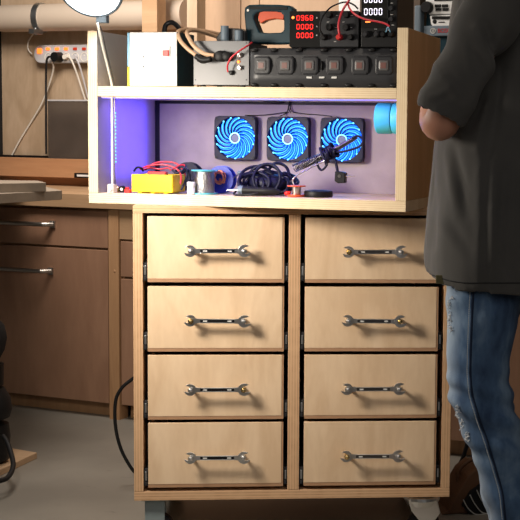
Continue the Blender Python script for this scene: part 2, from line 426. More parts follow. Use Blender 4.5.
# power strip
d = .565
a0 = at(WAL, 32.3, 54, d-.037).x; a1 = a0+.42; zc = at(WAL, 50, 54, d-.037).z; hh = (at(WAL, 50, 45, d-.037).z-at(WAL, 50, 63, d-.037).z)/2
t = thing('power_strip', 'white power strip with glowing orange switches on the plywood wall', 'power strip', WAL, (a0, d, zc))
poly = []
for k in range(9): an = pi/2+pi*k/8; poly.append((hh+hh*cos(an)*.85, hh*sin(an)))
for k in range(9): an = -pi/2+pi*k/8; poly.append((.42-hh+hh*cos(an)*.85, hh*sin(an)))
mb = MB(); mb.prism(poly, -.035, .013); mb.build('housing', 'light_grey', t, bevel=.004)
sw = at(WAL, 39.5, 51, d-.037).x-a0; zz = at(WAL, 39.5, 51, d-.037).z-zc
mb = MB(); mb.box(sw-.011, sw+.011, -.040, -.034, zz-.011, zz+.011); tag(mb.build('master_switch', 'glow_red_sw', t, bevel=.002), 'large square lit orange switch', None)
for i, px in enumerate((48, 57, 66, 75, 84, 93, 102)):
    xx = at(WAL, px, 51, d-.037).x-a0; z1 = at(WAL, px, 48.8, d-.037).z-zc; z2 = at(WAL, px, 57, d-.037).z-zc
    mb = MB(); mb.box(xx-.009, xx+.009, -.040, -.034, z1-.0055, z1+.0055)
    o = mb.build('socket_switch', 'glow_red_sw' if i < 3 else 'dim_red_sw', t, bevel=.0015)
    o['label'] = 'lit orange switch' if i < 3 else 'dark red switch'
    mb = MB(); mb.lathe([(.016, -.037), (.019, -.037), (.019, -.034), (.016, -.034)], (xx, 0, z2), (0, 1, 0), 20, closed=True)
    mb.box(xx-.002, xx+.002, -.0365, -.0345, z2+.004, z2+.010); mb.build('socket', 'ivory', t)
def wcable(name, label, pts, r, mat, dd=.52, plug=None):
    P = [at(WAL, x, y, dd if len(q) == 0 else q[0]) for x, y, *q in pts]
    m_ = MB(); m_.tube(P, r, 8, 8)
    if plug: m_.cyl(P[0]+Vector((0, .012, 0)), P[0]-Vector((0, .012, 0)), plug, plug*.85, 16)
    return tag(m_.build(name, mat, frame_=WAL, smooth='auto'), label, 'cable')
t = thing('cable', 'black cable with round plug hanging from the power strip', 'cable', WAL, (0, 0, 0))
P = [at(WAL, x, y, q) for x, y, q in ((52, 57.5, .51), (48.5, 57, .50), (46.5, 62, .50), (46, 80, .51), (46, 101, .50), (46, 130, .50), (46.3, 154, .50))]
mb = MB(); mb.tube(P, .0045, 8, 8); mb.build('cord', 'rubber', t, True)
p = at(WAL, 57, 57, .51); mb = MB(); mb.cyl((p.x, .528, p.z), (p.x, .490, p.z), .0215, .019); mb.tube([(p.x, .51, p.z), P[0]], .009, 10, 0); mb.build('plug', 'black', t, 'auto')
wcable('cable', 'white cable curving down left from the power strip across the plywood', [(52, 62, .52), (53.5, 68, .53), (50, 82, .55), (42, 103, .56), (31, 122, .57), (20, 140, .57), (12, 155, .57)], .0035, 'ivory')
wcable('cable', 'white cable from the middle socket slanting down to the smoked pane', [(66, 57, .52), (70, 58, .51), (74, 66, .51), (79, 80, .53), (85, 99, .55), (86, 100, .56)], .0038, 'ivory', plug=.0115)
wcable('cable', 'grey cable from the fourth socket slanting down behind the box', [(75, 57, .52), (78, 62, .51), (82, 74, .53), (88, 98, .56)], .0038, 'light_grey', plug=.0115)
wcable('cable', 'thin white lead looping from the power strip up to the duct clamp', [(32, 54, .56), (28.5, 50, .56), (28, 43, .56), (31, 37, .57), (36, 31, .57)], .003, 'ivory')
# smoked pane
a = at(WAL, 47, 102, .50).x; b2 = at(WAL, 100, 102, .50).x; z1 = at(WAL, 60, 101, .50).z; z0 = rz1
t = thing('smoked_pane', 'dark translucent pane standing on the rail below the power strip', 'pane', WAL, (a, .505, z0))
mb = MB(); mb.box(0, b2-a, 0, .006, 0, z1-z0); mb.build('pane', 'smoked', t)
mb = MB(); mb.box(0, b2-a, -.002, .008, z1-z0, z1-z0+.006); tag(mb.build('top_edge', 'light_grey', t), 'pale top edge', None)
# marker on rail
p = at(WAL, 82, 175, .44); a2 = at(WAL, 77, 175, .49); b3 = at(WAL, 92, 175, .49)
t = thing('marker_holder', 'small black bar with a white strip, just left of the box', 'bar', WAL, (a2.x, .49, a2.z))
mb = MB(); mb.box(0, b3.x-a2.x, -.02, .01, -.011, .009); mb.build('bar', 'black', t, bevel=.002)
mb = MB(); mb.box(.016, b3.x-a2.x, -.023, -.019, -.005, .003); mb.build('strip', 'white', t)
# planks lying on the counter
def plank(pts_top, th, mat, label):
    """pts_top: corner pixels on the plank's top plane"""
    pass
A = at(WAL, 62, 191, -.06); 
def wplank(corners, z, th, mat, label):
    inv = WAL.inverted(); q = [inv @ onz(x, y, z) for x, y in corners]
    m_ = MB(); top = [m_.b.verts.new((v.x, v.y, z)) for v in q]; bot = [m_.b.verts.new((v.x, v.y, z-th)) for v in q]
    m_.b.faces.new(top); m_.b.faces.new(bot[::-1]); n_ = len(q)
    for i in range(n_): m_.b.faces.new((top[i], bot[i], bot[(i+1) % n_], top[(i+1) % n_]))
    return tag(m_.build('plank', mat, frame_=WAL, bevel=.001), label, 'plank')
def wrect(px, py, z, L, Wd, ang, th, mat, label, nm='plank'):
    """plank whose near right top corner is at the pixel; ang about z in wall frame"""
    inv = WAL.inverted(); v = inv @ onz(px, py, z)
    t_ = WAL @ Matrix.Translation((v.x, v.y, z-th)) @ Matrix.Rotation(ang, 4, 'Z')
    m_ = MB(); m_.box(-L, 0, 0, Wd, 0, th); return tag(m_.build(nm, mat, frame_=t_, bevel=.001), label, nm)
wplank([(62, 190.5), (44, 186.2), (-20, 179.5), (-120, 181), (-60, 197)], CT+.0305, .030, 'grey_board', 'grey-brown board on the worktop at left, its corner overhanging the front edge')
wplank([(46, 182.7), (38, 180.6), (-60, 179.5), (-60, 184.5)], CT+.0595, .0285, 'grey_board', 'upper grey-brown board stacked on the overhanging board at left')
# radio on a wall shelf
rx = at(WAL, 417, 30, .22); rt = at(WAL, 430, -38, .22).z; rb = at(WAL, 430, 78, .22).z
shx = rx.x
mb = MB(); mb.box(shx-.02, shx+.6, .15, .565, rb-.022, rb-.001)
tag(mb.build('wall_shelf', 'panel_ply', frame_=WAL), 'wooden wall shelf carrying the radio behind the person', 'shelf')
t = thing('radio', 'dark teal jobsite radio with white face and black knobs behind the shirt', 'radio', WAL, (shx, .22, rb))
H = rt-rb
def rp_(x, y, dd=.22): v = at(WAL, x, y, dd); return v.x-shx, v.z-rb
mb = MB(); mb.box(.03, .33, 0, .2, 0, H); mb.build('body', 'tool_teal', t, bevel=.01)
mb = MB(); x1, _ = rp_(423.5, 30); mb.box(0, x1, -.03, .01, .0, rp_(420, 6)[1]); mb.build('guard_bar', 'bluegrey', t, bevel=.006); mb = MB(); mb.box(.33, .36, -.03, .01, 0, rp_(420, 6)[1]); mb.build('guard_bar', 'bluegrey', t, bevel=.006)
mb = MB(); xk, zk = rp_(429.5, 8.0); rk = (rp_(435, 8)[0]-xk)
x2, z2 = rp_(437, -20); x3, z3 = rp_(452, 13); 
mb.prism([(xk+.004, zk-rk*1.15), (.30, zk-rk*1.15), (.30, rp_(430, -26)[1]), (xk-.01, rp_(430, -26)[1]), (xk-.01, zk)], -.012, 0)
mb.prism([(rp_(431, 16)[0], rp_(431, 16)[1]), (.28, rp_(431, 14.5)[1]), (.28, rp_(431, 27)[1]), (rp_(434, 27)[0], rp_(434, 27)[1]), (rp_(432, 24)[0], rp_(432, 24)[1])], -.012, 0)
mb.build('face_plate', 'white', t, bevel=.003)
mb = MB()
for bx, by in ((439.5, 6.2), (446.5, 6.2), (440, 9.8), (447, 9.8), (436.5, 18), (440.5, 18), (445, 18), (449, 18)):
    p, q = rp_(bx, by); mb.box(p-.011, p+.011, -.017, -.011, q-.0048, q+.0048)
p, q = rp_(444, 0); mb.box(p-.03, p+.04, -.016, -.011, q-.004, q+.03)
p, q = rp_(436, 22); mb.ball((p, -.012, q), .008, (1, .4, 1)); p, q = rp_(443, 22.5); mb.box(p-.012, p+.012, -.015, -.011, q-.0015, q+.0015)
mb.build('buttons', 'black', t, bevel=.0015)
for kx in (xk, xk+.16):
    mb = MB(); mb.lathe([(rk, -.014), (rk, -.03), (rk*.85, -.036), (rk*.8, -.036)], (kx, 0, zk), (0, 1, 0), 28); mb.build('knob', 'black', t, 'auto')
p, q = rp_(444, 31)
mb = MB(); mb.box(rp_(425, 31)[0], .30, -.014, 0, rp_(430, 36.5)[1], rp_(430, 26)[1]); mb.build('name_band', 'bluegrey', t, bevel=.003)
ex, ez = rp_(434.6, 31.2)
mb = MB(); mb.lathe([(.0075, 0), (.0098, 0), (.0098, -.002), (.0075, -.002)], (ex, -.0145, ez), (0, 1, 0), 24, closed=True)
mb.box(ex-.0035, ex-.0018, -.0165, -.0145, ez-.0065, ez+.0065); mb.box(ex+.0018, ex+.0035, -.0165, -.0145, ez-.0065, ez+.0065); mb.box(ex-.0035, ex+.0035, -.0165, -.0145, ez-.001, ez+.001)
mb.build('emblem', 'silverplate', t)
tx, tz = rp_(447.5, 31.2)
text_mesh('BOSCH', .020, 'red', t, 'lettering', Matrix.Translation((tx, -.0150, tz)) @ UP @ Matrix.Scale(.92, 4, (1, 0, 0)))
mb = MB(); p, q = rp_(432, 62); mb.box(p-.01, p+.03, -.02, 0, q-.008, q+.008); p, q = rp_(431, 68.5); mb.box(p-.012, p+.03, -.02, 0, q-.008, q+.006); mb.build('latch', 'ivory', t, bevel=.002)

# ------------------------------------------------------------------ drawer cart
CW, CD = .80, .50
ZB, ZT = .1234, .8671
cab = thing('drawer_cabinet', 'plywood eight-drawer rolling cabinet with wrenches for drawer handles', 'cabinet', CAB, (0, 0, ZB))
def cz(z): return z-ZB
mb = MB(); mb.box(0, .0235, 0, CD, cz(ZB)+.0235, cz(ZT)-.0185); mb.build('side_panel', 'edge_v', cab, bevel=.0008)
mb = MB(); mb.box(.777, .80, 0, CD, cz(ZB)+.0235, cz(ZT)-.0185); mb.build('side_panel', 'edge_v', cab, bevel=.0008)
mb = MB(); mb.box(.3835, .4125, 0, CD-.01, cz(ZB)+.0235, cz(ZT)-.0185); mb.build('divider', 'edge_v', cab, bevel=.0008)
mb = MB(); mb.box(0, CW, 0, CD, cz(ZT)-.018, cz(ZT)); mb.build('top_board', 'edge_h', cab, bevel=.0008)
mb = MB(); mb.box(0, CW, 0, CD, 0, .023); mb.build('bottom_board', 'edge_h', cab, bevel=.0008)
mb = MB(); mb.box(.024, .7765, CD-.009, CD, .0235, cz(ZT)-.019); mb.build('back_panel', 'inside_shade', cab)  # near-black colour stands in for the shade deep in the drawer cavity

def jaw(cx, cz_, r, phi, hw, dep):
    a0 = math.asin(hw/r); P = []
    for k in range(21):
        a = phi+a0+(2*pi-2*a0)*k/20; rr = r*(1+.10*(abs(k-10)/10)**4)
        P.append((cx+rr*cos(a), cz_+rr*sin(a)))
    c, s = cos(phi), sin(phi)
    for (u, v) in ((r*.15, -hw), (-dep, -hw*.5), (-dep, hw*.5), (r*.15, hw)):
        P.append((cx+u*c-v*s, cz_+u*s+v*c))
    return P
WL = .066
def wrench(mat):
    m_ = MB()
    m_.prism(jaw(-WL, 0, .0145, pi-.26, .0068, .0028), -.031, -.026)
    m_.prism(jaw(WL, 0, .0155, .26, .0078, .0030), -.031, -.026)
    m_.prism([(-WL+.008, -.0065), (-WL+.022, -.0056), (WL-.022, -.0058), (WL-.008, -.007), (WL-.008, .007), (WL-.022, .0058), (-WL+.022, .0056), (-WL+.008, .0065)], -.0305, -.0265)
    m_.prism([(-WL+.024, .0040), (WL-.024, .0040), (WL-.024, .0054), (-WL+.024, .0054)], -.0312, -.0304)
    m_.prism([(-WL+.024, -.0054), (WL-.024, -.0054), (WL-.024, -.0040), (-WL+.024, -.0040)], -.0312, -.0304)
    return m_
def hexbolt(x):
    m_ = MB(); m_.cyl((x, 0, 0), (x, -.026, 0), .0045, n=12); m_.cyl((x, -.031, 0), (x, -.035, 0), .0072, n=6); m_.lathe([(.0052, -.035), (.004, -.0375), (.001, -.0385)], (x, 0, 0), (0, 1, 0), 12)
    return m_
rows = [(.8411, .6777), (.6669, .5034), (.4939, .3307), (.322, .157)]
drw = None
for ci, (xa_, xb_) in enumerate(((.0353, .3724), (.4246, .7626))):
    for ri, (zt_, zb_) in enumerate(rows):
        w_ = xb_-xa_; h_ = zt_-zb_
        m_ = MB(); m_.box(.0, w_-.0045, -.002, .010, .0085, h_); m_.box(0, .012, .010, CD-.05, .002, h_-.004); m_.box(w_-.012, w_, .010, CD-.05, .002, h_-.004)
        m_.box(.012, w_-.012, .010, CD-.05, .003, .012); m_.box(.012, w_-.012, CD-.062, CD-.05, .012, h_-.004)
        d_ = m_.build('drawer', 'birch', cab, bevel=.0008); d_.location = (xa_, 0, cz(zb_))
        m_ = MB(); m_.box(0, w_, -.0012, .010, 0, .0082); m_.box(w_-.0043, w_, -.0012, .010, .0082, h_)
        o = m_.build('plywood_edge', 'drawer_edge', d_); o['label'] = 'darker layered plywood edge'
        hx = w_/2+.004; hz = h_/2-.001
        hd = wrench('chrome').build('wrench_handle', 'chrome' if ci == 0 else 'steel', d_, bevel=.0007); hd.location = (hx, 0, hz)
        hd['label'] = 'chrome wrench used as a handle' if ci == 0 else 'duller wrench used as a handle'; hd.rotation_euler.y = (-.01, .012, .0, .005)[ri]
        for sx_ in (-1, 1):
            b_ = hexbolt(sx_*(WL-.001)).build('bolt', 'brass' if (ri+sx_+ci) % 3 == 0 else 'chrome', d_); b_.location = (hx, 0, hz)
        m_ = MB(); m_.box(-WL+.024, WL-.024, -.0309, -.0303, -.0038, .0038); o = m_.build('shank_recess', 'black' if ci == 0 else 'steel_dark', d_); o.location = (hx, 0, hz)
        m_ = MB()
        for lx in (-.030, .030): m_.box(lx-.005, lx+.005, -.0316, -.0308, -.0016, .0016)
        o = m_.build('size_mark', 'silverplate', d_); o.location = (hx, 0, hz)
        for x_a, x_b in ((-.0112, -.0015), (w_+.0015, w_+.0105)):
            m_ = MB(); m_.box(x_a, x_b, .004, CD-.05, .003, .048); m_.box(x_a+.002, x_b-.003, .001, .004, .006, .014)
            m_.build('drawer_slide', 'char_plastic', d_, bevel=.0006)
            m_ = MB(); m_.box(x_a+.0028, x_b-.0022, -.0005, .004, .018, .041); m_.build('slide_tab', 'zinc', d_, bevel=.001)

# casters
def caster(x, y, style):
    nm = 'caster'
    m_ = MB(); m_.box(x-.035, x+.035, y-.03, y+.03, -.006, -.0005)
    if style == 0:
        m_.box(x-.026, x+.024, y-.024, y-.021, -.075, -.006); m_.box(x-.026, x+.024, y+.021, y+.024, -.075, -.006); m_.box(x-.026, x+.024, y-.022, y+.022, -.03, -.006)
    else:
        m_.lathe([(.046, -.008), (.048, -.018), (.040, -.034), (.024, -.042)], (x, y, 0), (0, 0, 1), 28)
        m_.prism([(x-.040, -.012), (x+.036, -.012), (x+.046, -.050), (x+.022, -.085), (x+.002, -.085), (x-.030, -.045)], y-.034, y-.028)
        m_.prism([(x-.034, -.012), (x+.030, -.012), (x+.038, -.050), (x+.018, -.085), (x+.002, -.085), (x-.022, -.045)], y+.024, y+.030)
    p_ = m_.build('caster', 'caster_grey' if style == 0 else 'chrome', cab, bevel=.003); p_['label'] = 'grey bracket caster' if style == 0 else 'shiny swivel caster'
    m_ = MB(); m_.lathe([(.006, -.016), (.034, -.016), (.040, -.011), (.040, .011), (.034, .016), (.006, .016)], (x+.006, y, -.0830), (0, 1, 0), 28)
    m_.build('wheel', 'black', p_, 'auto')
caster(.050, .045, 0); caster(.735, .060, 1); caster(.05, CD-.05, 0); caster(.745, CD-.05, 1)

# ------------------------------------------------------------------ bench box on top
BW, BD, BT = .8267, .3513, .0265
z0_, z1_, z2_, z3_, zT = .8672, .8933, 1.1354, 1.1607, 1.3019
box = thing('bench_box', 'open plywood bench box with blue-lit interior on top of the drawer cabinet', 'shelf unit', BOX, (0, 0, z0_))
zz_ = lambda z: z-z0_
def two(m_, name, m_front, m_rest, parent, bevel=.0008):
    """front edge gets its own ply-edge look"""
    o = m_.build(name, None, parent, mats=[m_rest, m_front], bevel=bevel)
    for p in o.data.polygons:
        if abs(p.normal.y) > .9 and p.center.y < .05 or (p.normal.z > .9 and p.center.z > zz_(zT)-.01): p.material_index = 1
    return o
mb = MB(); mb.box(0, BT*.98, 0, BD, zz_(z1_), zz_(zT)-.004); two(mb, 'side_panel', 'edge_pale_v', 'box_side_in', box)
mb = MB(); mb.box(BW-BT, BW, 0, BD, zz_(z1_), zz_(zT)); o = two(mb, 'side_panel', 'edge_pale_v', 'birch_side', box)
mb = MB(); mb.box(0, BW, 0, BD, 0, zz_(z1_)-.0003); two(mb, 'base_board', 'edge_pale', 'birch_pale', box)
mb = MB(); mb.box(BT, BW-BT-.0002, 0, BD-.01, zz_(z2_), zz_(z3_)); two(mb, 'upper_board', 'edge_pale', 'birch_pale', box)
mb = MB(); mb.box(BT, BW-BT-.0002, BD-.009, BD, zz_(z1_), zz_(z2_)); mb.build('back_panel', 'box_back', box)
mb = MB(); yb = BD-.0105
mb.box(BT, BT+.013, yb, yb+.0014, zz_(z1_), zz_(z2_)-.001); mb.box(BT+.013, BW-BT-.001, yb, yb+.0014, zz_(z2_)-.009, zz_(z2_)-.001); 
o = mb.build('edge_tape', 'black', box); o['label'] = 'black tape along the edges of the back panel'
# LED strip on the left wall inside, and one under the upper board
lx = BT*.98
b_led = None
for bb in range(5, 200):
    q = bb/500
    if at(BOX, 114.8, 135, q).x > lx: b_led = q
led = thing('led_strip', 'thin vertical strip of blue LEDs on the left inner wall of the box', 'LED strip', BOX, (lx+.0002, b_led or .05, z1_))
mb = MB(); mb.box(0, .0015, -.004, .004, .03, .235); mb.build('strip', 'ivory', led)
mb = MB()
for k in range(15): mb.box(.0015, .003, -.002, .002, .075+k*.009, .0785+k*.009)
mb.build('diodes', 'led_blue', led)
led2 = thing('led_strip', 'violet light strip along the underside of the box upper board', 'LED strip', BOX, (BT+.002, .030, z2_-.0045))
mb = MB(); mb.box(0, BW-2*BT-.005, -.016, .016, .0025, .0043); mb.build('strip', 'ivory', led2)
mb = MB(); mb.box(.002, BW-2*BT-.007, -.014, .014, .0005, .0025); mb.build('diffuser', 'led_violet', led2)

# fans
fan_g = 'lit cooling fans on the back of the box'
FS = .1185; R_ = .0555
def make_fan():
    t_ = thing('cooling_fan', '', 'fan', BOX, (0, 0, 0), 0, fan_g)
    N = 48; out = []; inn = []
    for k in range(N):
        a = 2*pi*k/N; c, s = cos(a), sin(a); q = 1/max(abs(c), abs(s)); hs = FS/2
        x, z = c*q*hs, s*q*hs
        # rounded corners
        rr = sqrt(x*x+z*z)
        if rr > hs*1.345: x, z = x*hs*1.345/rr, z*hs*1.345/rr
        out.append((x, z)); inn.append((c*R_*1.022, s*R_*1.022))
    m_ = MB(); m_.loop_prism(out, inn, -.024, -.001); fr_ = m_.build('frame', 'navy', t_, bevel=.0012)
    for sx_ in (-1, 1):
        for sz in (-1, 1):
            m_ = MB(); m_.cyl((sx_*(hs-.0075), -.0255, sz*(hs-.0075)), (sx_*(hs-.0075), -.024, sz*(hs-.0075)), .0032, n=10); m_.build('screw', 'black', fr_)
    # backing struts
    m_ = MB()
    for k in range(4):
        a = pi/4+k*pi/2; m_.tube([(.01*cos(a), -.004, .01*sin(a)), (R_*1.05*cos(a), -.004, R_*1.05*sin(a))], .002, 6, 0)
    m_.build('strut', 'navy', t_)
    NB = 15; k_sw = 1.15
    bl = MB(); st = MB(); tp = MB()
    for i in range(NB):
        th0 = 2*pi*i/NB+.1
        def pt(u, off, y):
            rr = .015+(R_-.015)*u; a = th0+k_sw*(1-u)**1.0+off
            return Vector((rr*cos(a), y, rr*sin(a)))
        ra = [pt(u/10, .0, -.020) for u in range(11)]; rb_ = [pt(u/10, .30, -.011) for u in range(11)]
        va = [bl.b.verts.new(v) for v in ra]; vb = [bl.b.verts.new(v) for v in rb_]
        for u in range(10): bl.b.faces.new((va[u], va[u+1], vb[u+1], vb[u]))
        st.tube([v+Vector((0, -.001, 0)) for v in ra], .0014, 6, 0, rfun=lambda u: .0005+.0013*u)
        if i % 2 or True: st.tube([pt(.25+.72*u/6, .16, -.0165) for u in range(7)], .0006, 5, 0)
        tp.ball(pt(.985, 0, -.0215), .0026, sub=1)
    o1 = bl.build('blades', 'blade', t_, True); so = o1.modifiers.new('so', 'SOLIDIFY'); so.thickness = .0008
    o1['label'] = 'curved blades glowing blue'
    st.build('light_streaks', 'blade_streak', o1, True); tp.build('blade_tips', 'blade_tip', o1, True)
    m_ = MB(); m_.lathe([(.0150, -.008), (.0150, -.021), (.0135, -.0225), (.0110, -.0225), (.0100, -.0215), (.001, -.0215)], (0, 0, 0), (0, 1, 0), 30)
    hub = m_.build('hub', 'hubcap', t_, 'auto')
    m_ = MB(); m_.lathe([(.0125, -.0222), (.0150, -.0222), (.0150, -.0240), (.0125, -.0240)], (0, 0, 0), (0, 1, 0), 30, closed=True); m_.build('hub_ring', 'blade_tip', hub)
    return t_
fan0 = make_fan()
for i, (fx, fy, lab) in enumerate(((235.3, 138, 'left cooling fan glowing blue, above the wire spools'), (288, 139, 'middle cooling fan glowing blue, above the heap of black cable'), (342, 140, 'right cooling fan glowing blue, behind the soldering iron holder'))):
    f_ = fan0 if i == 0 else copy_tree(fan0)
    p = at(BOX, fx, fy, yb-.020)
    f_.matrix_world = BOX @ Matrix.Translation((p.x, yb-.0005, p.z)) @ Matrix.Rotation(i*.15, 4, 'Y') if False else BOX @ Matrix.Translation((p.x, yb-.0005, p.z))
    f_['label'] = lab
def bt(fr, pts): return [at(fr, x, y, q) for x, y, q in pts]
def boxcable(name, label, cat, pts, r, mat, extra=None):
    m_ = MB()
    for pp in (pts if isinstance(pts[0][0], tuple) else [pts]): m_.tube(bt(BOX, pp), r, 8, 7)
    return tag(m_.build(name, mat, frame_=BOX, smooth=True), label, cat)
yw = yb-.006
boxcable('fan_wiring', 'thin black wires joining the three fans along the top of the back panel', 'wires',
    [((160, 103, yw), (200, 101.5, yw), (240, 102, yw), (268, 103.5, yw), (284, 101, yw), (289, 99.5, yw)),
     ((289, 100, yw), (288.5, 106, yw), (287, 112, yw), (284, 114.5, yw), (280, 116, yw-.02)),
     ((290, 100, yw), (290.5, 108, yw), (293, 112, yw), (305, 114, yw), (320, 115, yw), (332, 116.5, yw-.02)),
     ((287, 112, yw), (270, 114.5, yw), (255, 115.5, yw), (245, 115.2, yw-.02)),
     ((289, 99, yw-.002), (289.5, 104, yw-.002), (288.5, 109, yw-.003), (291, 113, yw-.003))], .0012, 'black')
boxcable('black_cable', 'short black cable bundle tucked up under the box upper board', 'cable',
    [((262, 99, yw), (268, 101.5, yw-.004), (275, 102.5, yw-.006), (282, 101, yw-.004), (285, 99, yw))], .0042, 'black')
# tape roll on the right inner wall
ax = BW-BT
pt_ = at(BOX, 390, 118.5, .13)
t = thing('tape_roll', 'turquoise double tape roll mounted on the right inner wall of the box', 'tape', BOX, (ax, .13, pt_.z))
rr = .0385
x_l = at(BOX, 377.5, 118, .13).x-ax
mb = MB(); mb.lathe([(.012, x_l), (rr-.003, x_l), (rr, x_l+.003), (rr, x_l*.56), (rr-.002, x_l*.52), (.012, x_l*.52)], (0, 0, 0), (1, 0, 0), 36, closed=True); mb.build('roll', 'teal', t, 'auto')
mb = MB(); mb.lathe([(.012, x_l*.49), (rr-.002, x_l*.49), (rr, x_l*.45), (rr, -.006), (rr-.002, -.002), (.012, -.002)], (0, 0, 0), (1, 0, 0), 36, closed=True); mb.build('roll', 'teal', t, 'auto')
mb = MB(); mb.cyl((-.0005, 0, 0), (x_l-.002, 0, 0), .011); mb.build('spindle', 'black', t)

# --- things on the base board (z1_)
def onb(name, label, cat, px, py_, b, rz=0, group=None, z=z1_):
    """stands on the board at the depth b; px gives its place along the board"""
    p = at(BOX, px, py_, b)
    return thing(name, label, cat, BOX, (p.x, b, z+.0004), rz, group)
# yellow organiser with leads
t = onb('yellow_case', 'bright yellow open case on the base board, red leads on top', 'case', 131.5, 190, .035)
wq = at(BOX, 172.5, 190, .035).x-at(BOX, 131.5, 190, .035).x; hq = .0475
mb = MB(); mb.loop_prism([(0, 0.004), (.004, 0), (wq-.004, 0), (wq, .004), (wq, hq), (0, hq)], [(.004, .008), (.006, .006), (wq-.006, .006), (wq-.004, .008), (wq-.004, hq-.004), (.004, hq-.004)], 0, .0) if False else None
mb.box(0, wq, 0, .004, .004, hq); mb.box(0, wq, .076, .08, .004, hq); mb.box(0, .004, .004, .076, .004, hq); mb.box(wq-.004, wq, .004, .076, .004, hq); mb.box(0, wq, 0, .08, .003, .007)
for fx in (.015, .05, .085): mb.box(fx, fx+.012, .004, .076, 0, .003)
mb.build('shell', 'yellow', t, bevel=.002)
mb = MB(); mb.box(.004, wq-.004, .004, .076, .007, hq-.006); mb.build('contents', 'black', t)
top_y = z1_+hq
def at_board(px, py, b): return at(BOX, px, py, b)
boxcable('test_leads', 'tangled red and pink test leads on the yellow case', 'leads',
    [((140, 169.5, .06), (148, 166, .05), (160, 164.5, .05), (170, 166, .05), (178, 170, .05), (181, 176, .045), (180.5, 184, .035)),
     ((145, 170, .08), (155, 163, .08), (168, 161.8, .08), (177, 164, .08), (182, 169, .08), (186, 176, .08)),
     ((142, 170.5, .07), (150, 168, .07), (160, 169, .07), (168, 168, .07), (171, 170.5, .07)),
     ((172, 170, .06), (178, 166, .07), (184, 165, .08), (187, 170, .08))], .0022, 'red_cable')
m_ = MB(); p = at(BOX, 157, 168.3, .06); m_.box(p.x-.022, p.x+.028, .05, .066, z1_+hq-.005, z1_+hq+.008)
tag(m_.build('red_probe', 'red', frame_=BOX, bevel=.002), 'red plastic probe block lying on the yellow case', 'probe')
boxcable('black_lead', 'short black wire loop at the left end of the yellow case', 'lead',
    [((134, 171, .06), (137, 167.5, .05), (141, 168, .05), (143, 171, .06))], .0028, 'black')
boxcable('black_leads', 'dark blue wire knot at the right end of the yellow case', 'leads',
    [((176, 171, .05), (180, 167, .06), (186, 169, .06), (187, 176, .06), (184, 184, .05), (181, 190, .045)),
     ((175, 172, .06), (182, 173, .06), (188, 170, .08), (190, 178, .08), (187, 188, .08)), ((172, 170, .05), (177, 173, .05), (183, 170, .05), (186, 166, .08))], .0028, 'navy')
# small bits left
t = onb('tiny_reel', 'small black button-like reel between the lamp base and yellow case', 'reel', 122.3, 189, .035)
mb = MB(); mb.lathe([(.004, -.004), (.0085, -.004), (.0085, .004), (.004, .004)], (0, 0, .0088), (.2, 1, 0), 20); mb.build('rim', 'black', t, 'auto')
mb = MB(); mb.cyl((0, -.0055, .0088), (0, .0055, .0088), .0038); mb.build('core', 'ivory', t)
t = onb('brass_fitting', 'tiny brass-coloured fitting beside the lamp base', 'fitting', 117.8, 188, .045)
mb = MB(); mb.lathe([(.005, 0), (.006, .004), (.004, .008), (.006, .011), (.003, .016), (.001, .017)], n=16); mb.build('body', 'brass', t, 'auto')
t = onb('red_terminal', 'small red plastic terminal left of the yellow case', 'terminal', 128.2, 189, .035)
mb = MB(); mb.box(-.008, .007, -.006, .006, 0, .009); mb.cyl((-.002, 0, .009), (-.002, 0, .0145), .005); mb.build('body', 'red', t, bevel=.0015)
# white bottle
t = onb('small_jar', 'tiny white plastic jar between the yellow case and solder spool', 'jar', 191.2, 190, .05)
mb = MB(); mb.lathe([(.0095, 0), (.0100, .003), (.0100, .018), (.008, .020)], n=24); mb.build('jar', 'white', t, 'auto')
mb = MB(); mb.lathe([(.0105, .020), (.0105, .030), (.0095, .031)], n=24); mb.build('lid', 'white', t, 'auto')
# solder spool
t = onb('solder_spool', 'spool of silver solder wire with turquoise flanges, standing upright', 'spool', 204.5, 190, .080)
hs_ = .061
mb = MB(); mb.lathe([(.025, .003), (.0255, .006), (.0255, hs_-.006), (.025, hs_-.003)], n=36)
mb.build('wire', 'solder', t, 'auto')
for za in (0, hs_-.003): 
    mb = MB(); mb.lathe([(.006, za), (.0335, za), (.0335, za+.003), (.006, za+.003)], n=36, closed=True); mb.build('flange', 'tealrim', t, 'auto')
def reel(px, b, r_, label, mat, core, w_=.022, ang=0):
    t_ = onb('wire_reel', label, 'reel', px, 185, b, ang)
    for y_ in (-w_/2-.002, w_/2):
        m_ = MB(); m_.lathe([(.004, y_), (r_, y_), (r_, y_+.002), (.004, y_+.002)], (0, 0, r_), (0, 1, 0), 36, closed=True); m_.build('flange', mat, t_, 'auto')
    m_ = MB(); m_.lathe([(r_*.45, -w_/2), (r_*.62, -w_/2+.002), (r_*.62, w_/2-.002), (r_*.45, w_/2)], (0, 0, r_), (0, 1, 0), 30); m_.build('winding', core, t_, 'auto')
    if core == 'copper':
        m_ = MB(); rnd = random.Random(3)
        for k in range(5):
            m_.tube([(cos(a+k)*.014+rnd.uniform(-.004, .004), -w_/2-.005-rnd.random()*.004, r_*1.15+sin(a+k)*.014+rnd.uniform(-.004, .004)) for a in [j*2*pi/7 for j in range(7)]], .0016, 6, 5, closed=True)
        m_.build('loose_coil', 'copper', t_, True)
reel(222, .14, .0355, 'blue-rimmed reel of copper wire behind the solder spool', 'blue_flange', 'copper')
reel(189, .24, .038, 'dark blue reel behind the white jar and yellow case', 'navy', 'black')
